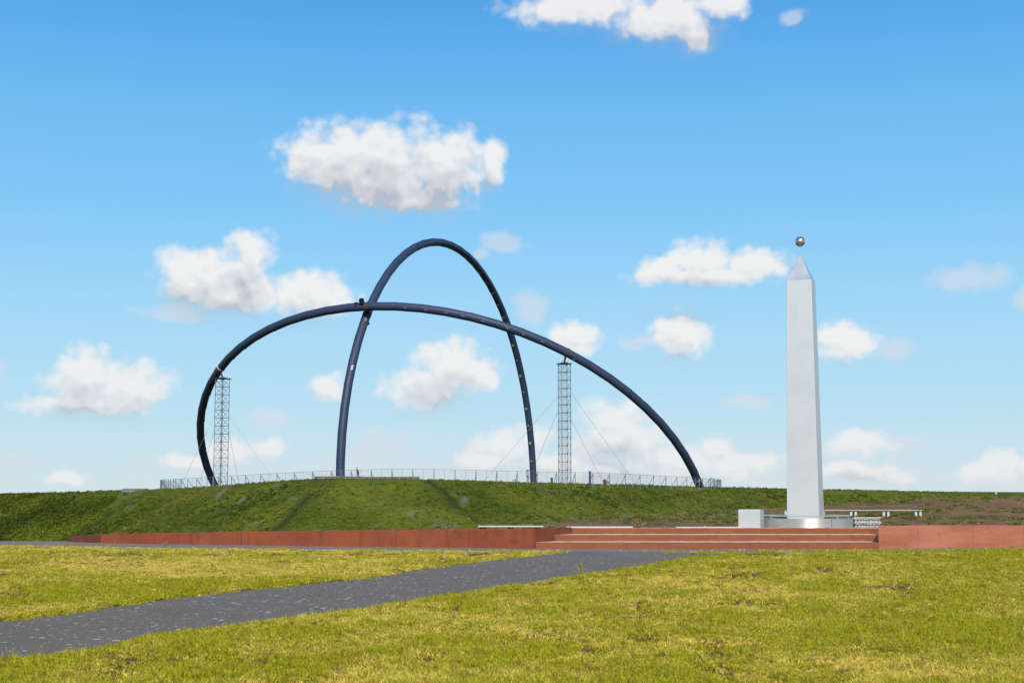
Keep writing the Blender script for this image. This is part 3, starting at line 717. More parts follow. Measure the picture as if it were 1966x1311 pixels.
steps = thing('stairs', gr(1357,1054), 'wide flight of three rust red steps with pale gravel treads', 'steps')
xr = gr(1687,1053.6).x; Zs = [zof(1040.9, FRONT), zof(1026.6, FRONT+1.25), zof(1013.5, FRONT+2.5)]
XS = [(q[0].x+.02, xr-.004), (q[1].x+.02, xr+.36), (q[2].x+.02, xr+.75)]
for i in range(3):
    yf = FRONT+1.25*i; x0, x1 = XS[i]
    o = MB().box(((x0+x1)/2, yf+.02, (Zs[i]+(Zs[i-1]-.06 if i else -.05))/2), (x1-x0, .04, Zs[i]-(Zs[i-1]-.06 if i else -.05))).build('riser', M['corten_step'], steps)
    md = o.modifiers.new('edge', 'BEVEL'); md.width = .006; md.segments = 1
    dep = 1.21 if i < 2 else .6
    nx = 120; ny = 6; xs_ = np.linspace(x0, x1, nx); ys_ = np.linspace(yf+.04, yf+.04+dep, ny)
    tr = grid('tread', xs_, ys_, lambda X, Y: Zs[i]-.004+(vnoise(X*7, Y*7, 5+i)-.3)*.016, M['grit']); child(tr, steps)
MB().box((q[2].x+.02, FRONT+2.49, (Zs[2]+Zs[1])/2), (.05, .03, Zs[2]-Zs[1]-.02)).build('joint_strip', M['rust'], steps)
MB().box((at(1100.7, 1023.5, FRONT+2.5).x, FRONT+2.494, zof(1023.6, FRONT+2.5)), (.02, .015, .02)).build('bolt', M['black'], steps)

wallR = thing('red_wall', wr[1][0], 'thick faded pinkish red wall right of the steps', 'wall')
for i in range(len(wr)-1):
    (p0, z0), (p1, z1) = wr[i], wr[i+1]
    wall_panel('wall_panel', p0, z0, p1, z1, M['red_wall'], wallR, th=.25, gap=.0006, skew=.155 if i == 0 else 0)
(p0, z0) = wr[0]
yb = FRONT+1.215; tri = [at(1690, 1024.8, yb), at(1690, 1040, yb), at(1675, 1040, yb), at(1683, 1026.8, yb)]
MB().add(tri+[p+Vector((0, .02, 0)) for p in tri], [(3,2,1,0),(4,5,6,7),(0,1,5,4),(1,2,6,5),(2,3,7,6),(3,0,4,7)]).build('shade_plate', M['black'], steps)  # black plate standing in for the shade at the right end of the steps
strip([(wr[0][0]+Vector((.20, .06, 0)), wr[0][1])]+wr[1:], .42, 'gravel_fill', wallR, -.02)

# ------------------------------------------------------------------ obelisk on its ring
OD = 46.2; oc = at(1547, 1000, OD); oc.z = 0; OR = -R(20.8)
def rot2(x, y, a=OR): return x*math.cos(a)-y*math.sin(a), x*math.sin(a)+y*math.cos(a)
ob = thing('obelisk', oc, 'tall tapering stainless steel obelisk with a ball on its tip', 'obelisk')
z_sh, z_tip, z_ball, z_spk = zof(540.5, OD), zof(487.5, OD), zof(464.2, OD), zof(445, OD)
def frustum(w0, z0, w1, z1, bevel=0):
    v = []
    for w, z in ((w0, z0), (w1, z1)):
        for sx, sy in ((-1,-1),(1,-1),(1,1),(-1,1)):
            x, y = rot2(sx*w/2, sy*w/2); v.append((oc.x+x, oc.y+y, z))
    return MB().add(v, [(3,2,1,0),(4,5,6,7),(0,1,5,4),(1,2,6,5),(2,3,7,6),(3,0,4,7)])
WB, WT = 1.02, .785
o = frustum(WB, 0, WT, z_sh).build('shaft', M['steel'], ob); md = o.modifiers.new('edge', 'BEVEL'); md.width = .008; md.segments = 2
o = frustum(WT-.002, z_sh+.002, .012, z_tip).build('tip', M['steel_tip'], ob)
MB().tube([(oc.x, oc.y, z_tip-.06), (oc.x, oc.y, z_spk)], .014, 10).build('spike', M['steel_rail'], ob)
bmm = bmesh.new(); bmesh.ops.create_uvsphere(bmm, u_segments=40, v_segments=24, radius=.158); me = bpy.data.meshes.new('ball'); bmm.to_mesh(me); bmm.free(); me.materials.append(M['ball'])
me.polygons.foreach_set('use_smooth', [True]*len(me.polygons)); o = bpy.data.objects.new('ball', me); COL.objects.link(o); o.location = (oc.x, oc.y, z_ball); child(o, ob)
for k in range(12):
    a = k*math.pi/6; MB().tube([(oc.x+.075*math.cos(a), oc.y+.075*math.sin(a), z_ball+.13), (oc.x+.10*math.cos(a), oc.y+.10*math.sin(a), z_ball+.178)], .004, 5).build('bird_spike', M['wire'], o)
# sticker on the right hand face
fr = lambda z: (WB+(WT-WB)*z/z_sh)/2
zs = zof(857, OD); h = fr(zs)
v = []
for dy, dz in ((.30,-.07),(.42,-.07),(.42,.07),(.30,.07)):
    x, y = rot2(fr(zs+dz)+.004, dy); v.append((oc.x+x, oc.y+y, zs+dz))
stk = MB().add(v, [(0,1,2,3)]).build('sticker', M['sticker'], ob)
v = []
for dy, dz in ((.32,-.02),(.40,-.02),(.40,.03),(.32,.03)):
    x, y = rot2(fr(zs+dz)+.007, dy); v.append((oc.x+x, oc.y+y, zs+dz))
MB().add(v, [(0,1,2,3)]).build('print', M['sticker_red'], stk)

RR = 88*OD/F; zr = zof(995.4, OD-RR)
ring = thing('plinth', oc, 'low round stainless steel ring around the foot of the obelisk', 'plinth')
A = math.atan2(-OD, -oc.x)
def ang(px): return A + math.asin(max(-1, min(1, (px-1550)/88*.999)))
cuts = [ang(1597)-R(105), ang(1597), ang(1597)+R(105), ang(1597)+R(255)-.0]
for i in range(3):
    MB().lathe([(RR-.02, zr), (RR, zr), (RR, 0), (RR-.02, 0), (RR-.02, zr)], (oc.x, oc.y, 0), 40, 0, cuts[i]+.004, cuts[i+1]-.004).build('curved_panel', M['steel_ring'], ring, smooth=True)
for c in cuts[:3]:
    MB().tube([(oc.x+(RR-.012)*math.cos(c), oc.y+(RR-.012)*math.sin(c), 0), (oc.x+(RR-.012)*math.cos(c), oc.y+(RR-.012)*math.sin(c), zr-.01)], .016, 6).build('joint', M['rust_dark'], ring)
MB().lathe([(0, zr-.10), (RR-.03, zr-.10)], (oc.x, oc.y, 0), 48).build('gravel_bed', M['grit'], ring)
zrl = zof(990.8, OD-RR)
MB().lathe([(RR-.16, zrl-.012), (RR-.005, zrl-.012), (RR-.005, zrl+.016), (RR-.16, zrl+.016), (RR-.16, zrl-.012)], (oc.x, oc.y, 0), 72).build('rail', M['steel_rail'], ring, smooth=True)
for px in (1485, 1516, 1547, 1580, 1609, 1630):
    c = ang(px); MB().box((oc.x+(RR-.03)*math.cos(c), oc.y+(RR-.03)*math.sin(c), (zr+zrl)/2-.01), (.025, .025, zrl-zr+.01), c).build('rail_post', M['steel'], ring)
for k in range(6):
    c = A+math.pi+R(-75+30*k); MB().box((oc.x+(RR-.03)*math.cos(c), oc.y+(RR-.03)*math.sin(c), (zr+zrl)/2-.01), (.025, .025, zrl-zr+.01), c).build('rail_post', M['steel'], ring)

# pale metal block left of the ring
bp = at(1444, 1013, 45.2); bp.z = 0; zt = zof(977.8, 45.0)
v = []; w2 = .335
for z, dp in ((0, .40), (zt, .30)):
    for sx, sy in ((-w2, -.32), (w2, -.32), (w2, dp), (-w2, dp)):
        x, y = rot2(sx, sy); v.append((bp.x+x, bp.y+y+.15, z))
o = MB().add(v, [(3,2,1,0),(4,5,6,7),(0,1,5,4),(1,2,6,5),(2,3,7,6),(3,0,4,7)]).build('metal_block', M['steel'], None, loc=bp)
md = o.modifiers.new('edge', 'BEVEL'); md.width = .008; md.segments = 2
tag(o, 'waist high pale steel block beside the obelisk ring', 'block')

# ------------------------------------------------------------------ benches
def bench(a, e, zs, zg, legs, label, group, wd=.40):
    mid = (a+e)/2; mid.z = zg; t = thing('bench', mid, label, 'bench', group); d = e-a; L = d.length; u = d.normalized(); rz = math.atan2(u.y, u.x); n = Vector((-u.y, u.x, 0))
    for k in range(2):
        o = MB().box((mid.x+n.x*(k-.5)*wd*.52, mid.y+n.y*(k-.5)*wd*.52, zs-.018), (L, wd*.49, .036), rz).build('seat_plank', M['white'], t)
    for f in legs:
        p = a+d*f; r_ = .13 if L > 4 else .05
        for sgn in (-1, 1):
            MB().box((p.x+u.x*sgn*r_*1.1, p.y+u.y*sgn*r_*1.1, (zs-.05+zg)/2-.02), (r_*1.1, wd*.6, zs-.05-zg+.04), rz).build('leg', M['white'] if L > 4 else M['dark'], t)
    return t
BY = 92.5; zg = zof(992.6, BY); zseat = zof(978.6, BY)
a = at(1508, 979, BY); e = at(1768, 979, BY)
bench(a, e, zseat, zg, [.015, .26, .497, .738, .975], 'long pale bench on the bank behind the obelisk', None, .5)
FB = [((918,1008.8),(1043,1010.2),[.075,.5,.92],'short pale bench behind the end of the left wall'),((1087,1010.6),(1214,1011.3),[.09,.52,.94],'middle pale bench peeping over the top step'),((1297,1011.4),(1422,1011.9),[.08,.5,.92],'pale bench beside the steel block')]
for (p0, p1, lg_, lab) in FB:
    a = at(p0[0], p0[1], 45.1); e = at(p1[0], p1[1], 45.1); zs_ = (a.z+e.z)/2; a.z = e.z = 0
    bench(a, e, zs_+.012, .0, lg_, lab, 'pale benches behind the wall', .36)

# ------------------------------------------------------------------ gabions
def gabion(c, L, dpt, H, rz, label, tiers, m, group=None, bars=True, size=.10, zb=0.):
    t = thing('gabion', (c[0], c[1], zb), label, 'gabion', group); bb = MB(); ux, uy = math.cos(rz), math.sin(rz)
    nL, nH = max(3, int(L/size)), max(2, int(H/(size*.8)))
    for i in range(nL):
        for j in range(nH):
            for (off, nx_) in ((-dpt/2+size*.3, 1), (dpt/2-size*.3, 1)):
                r_ = size*random.uniform(.42, .66); al_ = (i+.5+random.uniform(-.2, .2))/nL*L-L/2
                bmm = bmesh.new(); bmesh.ops.create_icosphere(bmm, subdivisions=1, radius=r_)
                for vv in bmm.verts: vv.co *= random.uniform(.75, 1.1)
                z = zb+(j+.5)/nH*H
                bb.add([(vv.co.x+c[0]+ux*al_-uy*off, vv.co.y+c[1]+uy*al_+ux*off, vv.co.z*.8+z) for vv in bmm.verts], [tuple(vv.index for vv in f.verts) for f in bmm.faces]); bmm.free()
    so = bb.build('stones', m, t); so['kind'] = 'stuff'
    MB().box((c[0], c[1], zb+H/2-.02), (L-size*.9, dpt-size*.6, H-.06), rz).build('core', M['stone'], t)
    if bars:
        for k in range(tiers+1):
            z = zb+H*k/tiers+.01
            MB().box((c[0]+uy*(dpt/2+.02), c[1]-ux*(dpt/2+.02), z), (L+.05, .03, .035), rz).build('cage_bar', M['white'], t)
    return t
gY = 58.0; gc = at(1662, 1000, gY)
gabion((gc.x, gY), 1.03, .6, zof(993.5, gY), 0, 'small cage of pale stones right of the obelisk ring', 3, M['white_stone'], None, True, .11, 0.0)
cY = 253.; c0 = at(259, 940, cY); zb = float(hill_top(np.array(c0.x), np.array(cY)))-.35
gabion((c0.x, cY), 4.4, 1.0, zof(936.8, cY)-zb, 0, 'lone grey stone gabion on the crest left of the fence', 2, M['stone'], 'stone gabions on the crest', False, .34, zb)
for (x0, x1, yt, lab) in ((602, 700, 913.6, 'long low gabion of grey stones around the near foot of the tall arch'), (700, 806, 914.2, 'low grey gabion on the crest right of the walking person')):
    cY = 226.; a = at(x0, yt, cY); e = at(x1, yt, cY); zb = float(hill_top(np.array((a.x+e.x)/2), np.array(cY)))-.3
    gabion(((a.x+e.x)/2, cY), (e-a).length, 1.0, a.z-zb, 0, lab, 2, M['stone'], 'stone gabions on the crest', False, .30, zb)

# ------------------------------------------------------------------ the two arches
CA = Vector((-11.7, 277.5, 3.69)); UA = Vector((math.sin(-.364), -math.cos(-.364), 0)); ZA = Vector((0, 0, 1))
CB = CA+Vector((-.41, -.70, -3.18)); be, inc = -.335, .708
UB = Vector((math.cos(be), math.sin(be), 0)); nn = Vector((math.sin(be), -math.cos(be), 0)); VB = math.cos(inc)*nn+math.sin(inc)*ZA
KA = [.1254798, .394038, -.104902, -.560897, 44.92925]; KB = [.0098858, -.0416330, -.0357218, .0935924, 48.8264]
TR = .72
def arcp(which, t, dr=0.):
    k = KA if which == 'A' else KB; r = float(np.polyval(k, t-math.pi/2))+dr
    return (CA+r*(math.cos(t)*UA+math.sin(t)*ZA)) if which == 'A' else (CB+r*(math.cos(t)*UB+math.sin(t)*VB))
def arch(which, t0, t1, label):
    base = arcp(which, t0 if which == 'A' else t1)
    root = thing('arch', arcp(which, t0), label, 'arch')
    n = 36; ts = np.linspace(t0, t1, n+1)          # rolled from straight lengths, welded end to end
    MB().tube([arcp(which, float(t)) for t in ts], TR, 28).build('tube', M['tube'], root, smooth=True)
    for t in ts[1:-1]:
        T_ = (arcp(which, float(t)+.001)-arcp(which, float(t)-.001)).normalized(); p = arcp(which, float(t))
        MB().tube([p-T_*.05, p+T_*.05], TR+.012, 28, caps=False).build('weld_seam', M['seam'], root, smooth=True)
    return root
def tfind(which, px, py):
    best = None
    for t in np.linspace(-.1, 3.3, 3400):
        p = arcp(which, float(t)); x, y, z = p.x, p.y, p.z-CAMZ; d = y*_c+z*_s; u = z*_c-y*_s
        e = (983+F*x/d-px)**2+(655.5-F*u/d-py)**2
        if best is None or e < best[0]: best = (e, float(t))
    return best[1]
def frame(which, t):
    T_ = (arcp(which, t+.001)-arcp(which, t-.001)).normalized(); c = CA if which == 'A' else CB
    Nn = (arcp(which, t)-c); Nn = (Nn-T_*Nn.dot(T_)).normalized(); return T_, Nn, T_.cross(Nn)
def collar(which, t, w, m, root, name='collar', r=.055):
    T_, _, _ = frame(which, t); p = arcp(which, t)
    return MB().tube([p-T_*w/2, p+T_*w/2], TR+r, 28).build(name, m, root, smooth=True)
def patch(which, t, dt, a0, a1, m, root, name):
    """a curved piece of paint lying on the tube; angle 0 faces outward from the arch centre"""
    v = []; f = []; nu, nv = 6, 6
    for i in range(nu+1):
        tt = t+dt*(i/nu-.5); T_, Nn, Bn = frame(which, tt); p = arcp(which, tt); w = random.uniform(-.12, .12)
        for j in range(nv+1):
            a_ = a0+(a1-a0)*(j/nv)+w; v.append(p+(Nn*math.cos(a_)+Bn*math.sin(a_))*(TR+.006))
    for i in range(nu):
        for j in range(nv): f.append((i*(nv+1)+j, i*(nv+1)+j+1, (i+1)*(nv+1)+j+1, (i+1)*(nv+1)+j))
    return MB().add(v, f).build(name, m, root, smooth='all')
def cam_angle(which, t):      # the angle round the tube that faces the path in front
    T_, Nn, Bn = frame(which, t); d = (Vector((0, 0, CAMZ))-arcp(which, t)).normalized(); return math.atan2(d.dot(Bn), d.dot(Nn))
archA = arch('A', -.12, 3.24, 'tall upright dark blue steel arch seen at an angle')
archB = arch('B', -.03, 3.13, 'wide leaning dark blue steel arch passing in front of the tall one')
def plates(which, root, t0, step, n):
    for k in range(n):
        t = t0+k*step; T_, Nn, Bn = frame(which, t); p = arcp(which, t, 0)-Nn*(TR+.03); s_ = .22 if k % 2 == 0 else .14
        v = [p+T_*x*s_+Bn*y*s_+Nn*z for z in (-.05, .05) for x, y in ((-1,-1),(1,-1),(1,1),(-1,1))]
        MB().add(v, [(3,2,1,0),(4,5,6,7),(0,1,5,4),(1,2,6,5),(2,3,7,6),(3,0,4,7)]).build('marker_plate', M['plate'], root)
plates('A', archA, .86, R(5), 26); plates('B', archB, .75, R(5), 27)
tx = tfind('B', 697, 588); tA = tfind('A', 704, 610)
collar('B', tfind('B', 705, 588), .30, M['rust'], archB)
collar('A', tfind('A', 704.5, 604), .22, M['rust'], archA)
collar('B', tfind('B', 424, 705), .34, M['collar'], archB)
collar('B', tfind('B', 1089, 677), .32, M['rust_dark'], archB)
# struts tying the two tubes together at the crossing
p = arcp('A', tfind('A', 707, 596)); q_ = arcp('B', tfind('B', 703, 589))
MB().tube([p, q_], .42, 16).build('tie_stub', M['tube'], archB, smooth=True)
# open pipe stub with a bracket on the leaning arch
t = tx; T_, Nn, Bn = frame('B', t); p = arcp('B', t); d = (Vector((-.15, -.75, .72))).normalized()
sb = MB(); o1 = p+d*.45; o2 = p+d*1.5
sb.tube([o1, o2], .44, 20, caps=False); sb.tube([o2, o1+d*.4], .37, 20, caps=False)
stub = sb.build('pipe_stub', M['tube'], archB, smooth=True); MB().tube([o1+d*.42, o1+d*.46], .37, 20).build('plug', M['black'], stub)
p2 = arcp('B', t+.024); MB().box((p2.x, p2.y-.55, p2.z+.62), (.55, .7, .10), be).build('bracket', M['dark'], archB); MB().box((p2.x-.1, p2.y-.75, p2.z+.2), (.50, .25, .12), be).build('bracket', M['rust_dark'], archB)
tb = tfind('A', 702, 614); T_, Nn, Bn = frame('A', tb); p = arcp('A', tb); MB().tube([p-Nn*.5, p-Nn*1.12], .40, 18).build('pipe_stub', M['tube'], archA, smooth=True)
ca = cam_angle('A', tfind('A', 698, 617)); patch('A', tfind('A', 699, 615), .028, ca-.15, ca+.35, M['greypatch'], archA, 'paint_patch')
ca = cam_angle('A', tfind('A', 694, 632)); patch('A', tfind('A', 694.5, 631), .05, ca+.05, ca+.30, M['rust_dark'], archA, 'rust_streak')
ca = cam_angle('A', tfind('A', 672, 708)); patch('A', tfind('A', 672, 708), .02, ca-.1, ca+.35, M['palepatch'], archA, 'paint_patch')
tb = tfind('A', 766, 492); ca = cam_angle('A', tb); patch('A', tb, .014, ca-.7, ca-.3, M['rust_dark'], archA, 'rust_streak')
tb = tfind('B', 1344, 916); ca = cam_angle('B', tb); patch('B', tb, .010, ca-.6, ca+.6, M['palepatch'], archB, 'paint_patch')
tb = tfind('B', 1101, 690); ca = cam_angle('B', tb); patch('B', tb, .010, ca-.9, ca-.6, M['palepatch'], archB, 'paint_patch')
tb = tfind('A', 1011.5, 791); ca = cam_angle('A', tb); patch('A', tb, .006, ca-.5, ca+.5, M['rust'], archA, 'red_band')
for k, px in enumerate((780, 820, 858, 890, 930, 975, 1005, 1040)):
    tb = tfind('B', px, 588+(0 if px < 760 else ((px-760)/318)**2*86)); ca = cam_angle('B', tb); patch('B', tb, .012, ca-.35, ca-.05, M['greypatch'], archB, 'paint_patch')

# ------------------------------------------------------------------ lattice masts carrying the leaning arch
def hz(x, y): return float(hill_top(np.array(float(x)), np.array(float(y))))
def mast(cx, cy, side, rz, ztop, nb, label, tB, guys):
    zb = hz(cx, cy)-.5; t = thing('lattice_mast', (cx, cy, zb), label, 'mast', 'lattice masts under the leaning arch')
    cs = [(cx+(sx*math.cos(rz)-sy*math.sin(rz))*side/2, cy+(sx*math.sin(rz)+sy*math.cos(rz))*side/2) for sx, sy in ((-1,-1),(1,-1),(1,1),(-1,1))]
    for x, y in cs: MB().tube([(x, y, zb), (x, y, ztop)], .062, 8).build('leg', M['galv_dark'], t)
    hh = (ztop-zb)/nb
    for k in range(nb+1):
        z = zb+hh*k; bb = MB()
        for i in range(4):
            a, e = cs[i], cs[(i+1) % 4]
            if k: bb.tube([(a[0], a[1], z), (e[0], e[1], z)], .042, 6)
        if k: bb.tube([(cs[0][0], cs[0][1], z), (cs[2][0], cs[2][1], z)], .03, 5); bb.build('ring', M['galv_dark'], t)
        if k < nb:
            for i in range(4):
                a, e = cs[i], cs[(i+1) % 4]; z0, z1 = z, z+hh
                xb = MB().tube([(a[0], a[1], z0), (e[0], e[1], z1)], .026, 5).tube([(e[0], e[1], z0), (a[0], a[1], z1)], .026, 5); xb.build('cross_brace', M['galv'], t)
    # inner ladder
    MB().tube([(cx+.12, cy, zb), (cx+.12, cy, ztop)], .03, 6).tube([(cx-.12, cy, zb), (cx-.12, cy, ztop)], .03, 6).build('ladder', M['galv'], t)
    MB().box((cx, cy, ztop+.06), (side*1.32, side*1.32, .12), rz).build('head_plate', M['dark'], t)
    MB().box((cx, cy, ztop+.20), (side*.62, side*.62, .16), rz).build('head_block', M['dark'], t)
    pB = arcp('B', tB)
    MB().tube([(cx, cy, ztop+.25), (cx+(pB.x-cx)*.4, cy+(pB.y-cy)*.4, (ztop+pB.z)/2-.3), pB-Vector((0, 0, TR*.7))], .17, 10).build('bearing', M['rust_dark'], t)
    for (c_i, z, gx_, gy_) in guys:
        x, y = cs[c_i]; MB().tube([(x, y, z), (gx_, gy_, hz(gx_, gy_)-.1)], .022, 5).build('guy_wire', M['wire'], t)
    return t
mL = at(427.3, 727.5, 262.); mR = at(1083.5, 698, 240.5)
def ax(px, Y): return (px-983)/F*Y
mast(mL.x, 262., 1.75, R(45)+R(11), zof(727.5, 262.), 14, 'lattice mast under the left side of the leaning arch', tfind('B', 424, 707), [(3, zof(798, 262), ax(347, 258), 258.), (3, zof(822, 262), ax(383, 280), 280.), (1, zof(798, 262), ax(532, 256), 256.), (1, zof(826, 262), ax(462, 280), 280.)])
mast(mR.x, 240.5, 1.55, R(20.8), zof(699, 240.5), 15, 'lattice mast under the right side of the leaning arch', tfind('B', 1086, 676), [(0, zof(752, 240.5), ax(928, 236), 236.), (3, zof(786, 240.5), ax(1012, 262), 262.), (1, zof(754, 240.5), ax(1222, 247), 247.), (2, zof(789, 240.5), ax(1160, 262), 262.)])

# ------------------------------------------------------------------ fence round the arches
RC = Vector((-13.0, 277.0)); RADF = 52.0
RAIL = [(300,921.5),(316,921),(345,919.5),(390,917),(480,911.5),(560,907),(645,902.8),(700,901),(755,899.6),(840,900),(900,902),(950,904),(1000,905),(1100,906.5),(1150,906.8),(1180,908),(1210,911),(1280,914),(1340,917),(1384,921)]
ra = np.array([r[0] for r in RAIL]); ry_ = np.array([r[1] for r in RAIL])
def ringp(th): return RC.x+RADF*math.cos(th), RC.y+RADF*math.sin(th)
def railz(x, y):
    px = 983+F*x/(y*1.0); yy_ = float(np.interp(px, ra, ry_)); 
    near = zof(yy_, y) if y < 282 else None
    return near
fence = thing('fence', (RC.x, RC.y-RADF, hz(RC.x, RC.y-RADF)), 'tall wire fence with strutted posts circling the arches', 'fence')
step = 3.25/RADF; th0, th1 = math.pi*1.0-.16, math.pi*2.0+.16; nP = int((th1-th0)/step)
tops = []
for k in range(nP+1):
    th = th0+k*step; x, y = ringp(th); zt_ = railz(x, y)
    if zt_ is None: zt_ = hz(x, y)+1.9
    tops.append((x, y, zt_, th))
zs_t = [t_[2] for t_ in tops]
for k in range(2, len(tops)-2): tops[k] = (tops[k][0], tops[k][1], sum(zs_t[k-2:k+3])/5 if abs(zs_t[k]-sum(zs_t[k-2:k+3])/5) < .25 else zs_t[k], tops[k][3])
PR = .06
for k, (x, y, z, th) in enumerate(tops):
    zb = hz(x, y)-.6
    MB().tube([(x, y, zb), (x, y, z)], PR, 6).build('post', M['galv_dark'], fence)
    ix, iy = x-1.15*math.cos(th), y-1.15*math.sin(th)
    MB().tube([(x, y, z-.15), (ix, iy, hz(ix, iy)-.1)], .045, 5).build('strut', M['galv_dark'], fence)
    if k < len(tops)-1:
        x2, y2, z2, t2 = tops[k+1]; mx, my = (x+x2)/2, (y+y2)/2
        MB().tube([(mx, my, hz(mx, my)-.5), (mx, my, (z+z2)/2)], .028, 5).build('thin_post', M['galv'], fence)
        MB().tube([(x, y, z), (x2, y2, z2)], .03, 6).build('rail', M['galv_dark'], fence)
wires = MB()
for k in range(len(tops)-1):
    x, y, z, _t = tops[k]; x2, y2, z2, _t = tops[k+1]; hb, hb2 = hz(x, y), hz(x2, y2)
    for f_ in (.14, .28, .42, .56, .70, .84): wires.tube([(x, y, hb+(z-hb)*f_), (x2, y2, hb2+(z2-hb2)*f_)], .011, 3, caps=False)
wires.build('mesh_wires', M['wire'], fence)

# ------------------------------------------------------------------ small things on the hilltop
def pillar(px, ytop, Y, w, m, label, low=None, cat='pillar'):
    p = at(px, ytop, Y); zb = hz(p.x, Y)-.3; t = thing('info_pillar', (p.x, Y, zb), label, cat, 'slim pillars inside the fence')
    zm = zb if low is None else zof(low, Y)
    if low is not None: MB().box((p.x, Y, (zb+zm)/2), (w*.98, .25, zm-zb)).build('base', M['moss'], t)
    MB().box((p.x, Y, (zm+p.z-.06)/2), (w, .26, p.z-.06-zm)).build('shaft', m, t); MB().box((p.x, Y, p.z-.03), (w*1.08, .30, .06)).build('cap', M['black'], t)
    return t
pl_ = pillar(1013, 901.8, 245., .38, M['dark'], 'dark slim pillar with yellow green foot by the tall arch', 917)
MB().box((at(1013.6, 905, 245).x, 244.86, zof(906, 245)), (.12, .01, .25)).build('notice', M['sticker'], pl_); MB().box((at(1013.6, 909, 245).x, 244.86, zof(910.2, 245)), (.12, .01, .16)).build('notice', M['sticker'], pl_)
pillar(1132.6, 904, 240., .36, M['tube'], 'plain blue grey pillar right of the right mast')
def boxthing(name, px0, px1, yt, Y, m, label, cat, lid=None, dp=.5):
    a = at(px0, yt, Y); e = at(px1, yt, Y); zb = hz((a.x+e.x)/2, Y)-.3
    t = thing(name, ((a.x+e.x)/2, Y, zb), label, cat)
    MB().box(((a.x+e.x)/2, Y, (zb+a.z-.05)/2), (e.x-a.x, dp, a.z-.05-zb)).build('body', m, t)
    MB().box(((a.x+e.x)/2, Y, a.z-.025), (e.x-a.x+.06, dp+.06, .05)).build('lid', lid or m, t)
    return t
boxthing('rusty_box', 1057, 1061.5, 916.8, 240., M['rust_dark'], 'upright rusty box left of the right mast', 'box')
boxthing('rusty_box', 1158, 1163.5, 919.8, 244., M['rust_dark'], 'rusty box next to a grey stone block by the guy anchor', 'box')
boxthing('stone_block', 1163.8, 1171, 922.6, 244.2, M['stone'], 'grey stone block leaning against a rusty box', 'block', M['white_stone'])
t = thing('low_frame', (ax(988.5, 238), 238., hz(ax(988.5, 238), 238)), 'small dark low frame on the grass left of the tall arch foot', 'frame')
for px in (986, 991): MB().box((ax(px, 238), 238, zof(924, 238)), (.10, .3, .5)).build('leg', M['dark'], t)
MB().box((ax(988.5, 238), 238, zof(921.4, 238)), (.55, .35, .09)).build('top', M['dark'], t)
pk = boxthing('marker_post', 1909.5, 1913.5, 943.6, 318., M['galv'], 'small pale marker post on the far right skyline', 'post', M['white'])

# a person walking behind the gabion, bent a little forward, facing left
PY = 230.0; pp0 = at(687.2, 914, PY); pz = zof(897.0, PY)-1.68
def skin(name, verts, edges, radii, m, parent, sub=2):
    me = bpy.data.meshes.new(name); me.from_pydata([(pp0.x+v[0], PY+v[1], pz+v[2]) for v in verts], edges, []); o = bpy.data.objects.new(name, me); COL.objects.link(o); me.materials.append(m)
    md = o.modifiers.new('skin', 'SKIN'); md.use_smooth_shade = True
    for i, r_ in enumerate(radii): me.skin_vertices[0].data[i].radius = (r_, r_)
    me.skin_vertices[0].data[0].use_root = True
    s_ = o.modifiers.new('sub', 'SUBSURF'); s_.levels = sub; s_.render_levels = sub
    if parent is not None: child(o, parent)
    return o
pers = thing('person', (pp0.x, PY, pz), 'person in dark jacket and brown trousers walking along the crest gabion', 'person')
#  0 pelvis 1 chest 2 neck 3 head 4 crown 5.. arms, legs
bv = [(0,0,.92),(-.05,0,1.15),(-.14,0,1.40),(-.19,0,1.48),(-.23,0,1.58),(-.22,0,1.66),(-.265,0,1.565),
      (-.12,-.20,1.36),(-.10,-.24,1.10),(-.24,-.20,.90),(-.29,-.19,.82),(-.12,.20,1.36),(.02,.25,1.10),(-.06,.23,.88),(-.08,.22,.79),
      (-.02,-.10,.88),(-.14,-.11,.50),(-.10,-.11,.09),(-.24,-.11,.04),(.02,.10,.88),(.06,.11,.50),(.24,.11,.12),(.12,.11,.04)]
be_ = [(0,1),(1,2),(2,3),(3,4),(4,5),(4,6),(2,7),(7,8),(8,9),(9,10),(2,11),(11,12),(12,13),(13,14),(0,15),(15,16),(16,17),(17,18),(0,19),(19,20),(20,21),(21,22)]
br = [.13,.14,.10,.06,.095,.075,.03,.065,.05,.04,.04,.065,.05,.04,.04,.09,.065,.045,.04,.09,.065,.045,.04]
skin('body', bv, be_, br, M['skin'], pers)
skin('jacket', [bv[0]]+[bv[1], bv[2]]+bv[7:10]+bv[11:14], [(0,1),(1,2),(2,3),(3,4),(4,5),(2,6),(6,7),(7,8)], [.165,.175,.125,.09,.075,.062,.09,.075,.062], M['jacket'], pers)
skin('trousers', [bv[0]]+bv[15:18]+bv[19:22], [(0,1),(1,2),(2,3),(0,4),(4,5),(5,6)], [.15,.11,.088,.07,.11,.088,.07], M['trousers'], pers)
skin('hair', [(-.205,0,1.60),(-.20,0,1.67),(-.15,0,1.58)], [(0,1),(0,2)], [.095,.07,.07], M['hair'], pers)
for a_, b_ in ((17, 18), (21, 22)): skin('shoe', [bv[a_], bv[b_]], [(0, 1)], [.06, .055], M['shoe'], pers, 1)

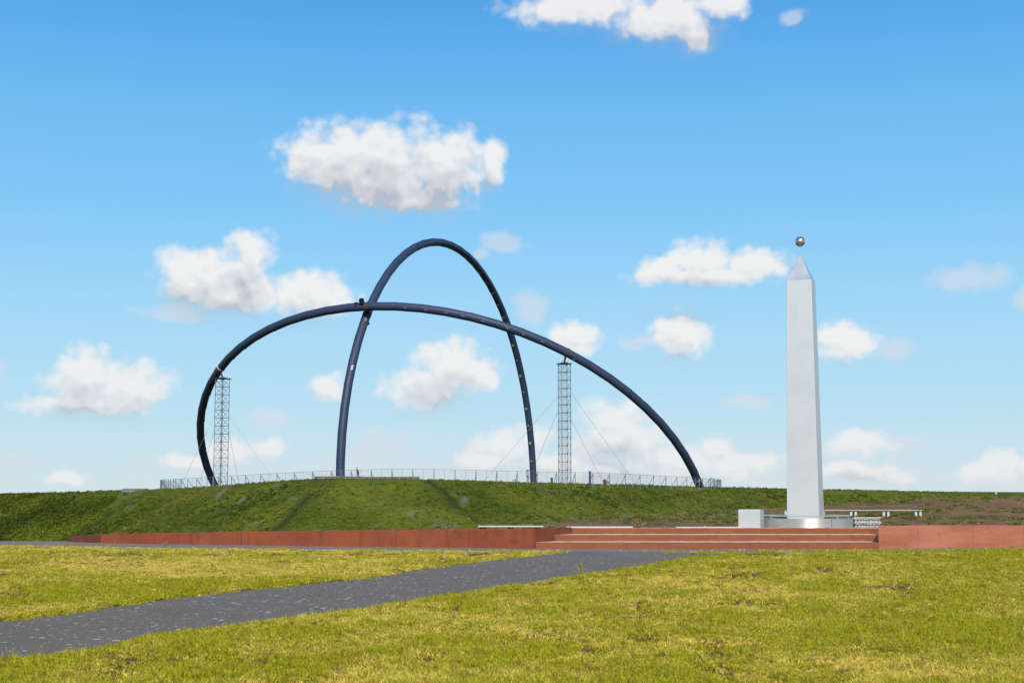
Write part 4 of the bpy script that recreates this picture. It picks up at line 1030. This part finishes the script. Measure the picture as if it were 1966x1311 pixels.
# ------------------------------------------------------------------ a few fallen leaves and single weeds
M['leaf_brown'] = simple('dry_brown_leaf', (.26, .085, .03), .8, 0, .3, 20); M['leaf_pale'] = simple('pale_dry_leaf', (.50, .36, .24), .8, 0, .3, 20); M['weed_green'] = simple('weed_green', (.13, .16, .03), .7, 0, .3, 20)
def leaf(px, py, size, m, label):
    p = gr(px, py); p.z = float(lawn_z(np.array(p.x), np.array(p.y)))+.035; bb = MB(); a0 = random.random()*6.28; n = 7; v = []
    for i in range(n+1):
        t = i/n; w = math.sin(math.pi*min(1, t*1.05+.02))**.8*size*.34
        for sg in (-1, 0, 1):
            x, y = (t-.5)*size, sg*w; v.append((p.x+x*math.cos(a0)-y*math.sin(a0), p.y+x*math.sin(a0)+y*math.cos(a0), p.z+abs(sg)*w*.45+.25*size*(t-.5)**2))
    f = [(3*i+j, 3*i+j+1, 3*i+4+j, 3*i+3+j) for i in range(n) for j in (0, 1)]
    o = bb.add(v, f).build('fallen_leaf', m, None, loc=p); tag(o, label, 'leaf', 'dry leaves on the lawn')
leaf(1634, 1300, .13, M['leaf_brown'], 'curled red brown leaf at the bottom of the lawn below the obelisk')
leaf(1554, 1301, .10, M['leaf_pale'], 'pale dry leaf left of the curled red brown leaf')
leaf(1040, 1196, .10, M['leaf_pale'], 'pale leaf on the lawn below the right half of the asphalt path')
leaf(1166, 1194, .13, M['leaf_brown'], 'reddish brown leaf on the lawn under the steps')
leaf(850, 1074, .22, M['leaf_pale'], 'pale scrap of leaf on the strip of lawn left of the path')
def weed(px, py, h, label):
    p = gr(px, py); bb = MB()
    for i in range(16):
        a = random.random()*6.28; hh = h*random.uniform(.5, 1); r_ = hh*random.uniform(.1, .5); w = .012+h*.05
        q0 = Vector((p.x+random.uniform(-.03, .03), p.y+random.uniform(-.03, .03), 0)); q1 = q0+Vector((math.cos(a)*r_*.4, math.sin(a)*r_*.4, hh*.6)); q2 = q0+Vector((math.cos(a)*r_, math.sin(a)*r_, hh)); u = Vector((-math.sin(a), math.cos(a), 0))*w/2
        bb.add([q0-u*.4, q0+u*.4, q1+u, q1-u, q2], [(0, 1, 2, 3), (3, 2, 4)])
    tag(bb.build('weed', M['weed_green'], None, loc=p), label, 'weed', 'single weeds on the paving edges')
weed(1116, 1099, .22, 'upright weed at the near edge of the asphalt path')
weed(219, 1052.5, .20, 'leafy weed on the pavement edge near the low end of the rusty wall')
weed(316, 1053.5, .24, 'thin weed on the pavement edge in front of the rusty wall')
weed(1944, 1051.3, .12, 'small weed at the foot of the red wall')
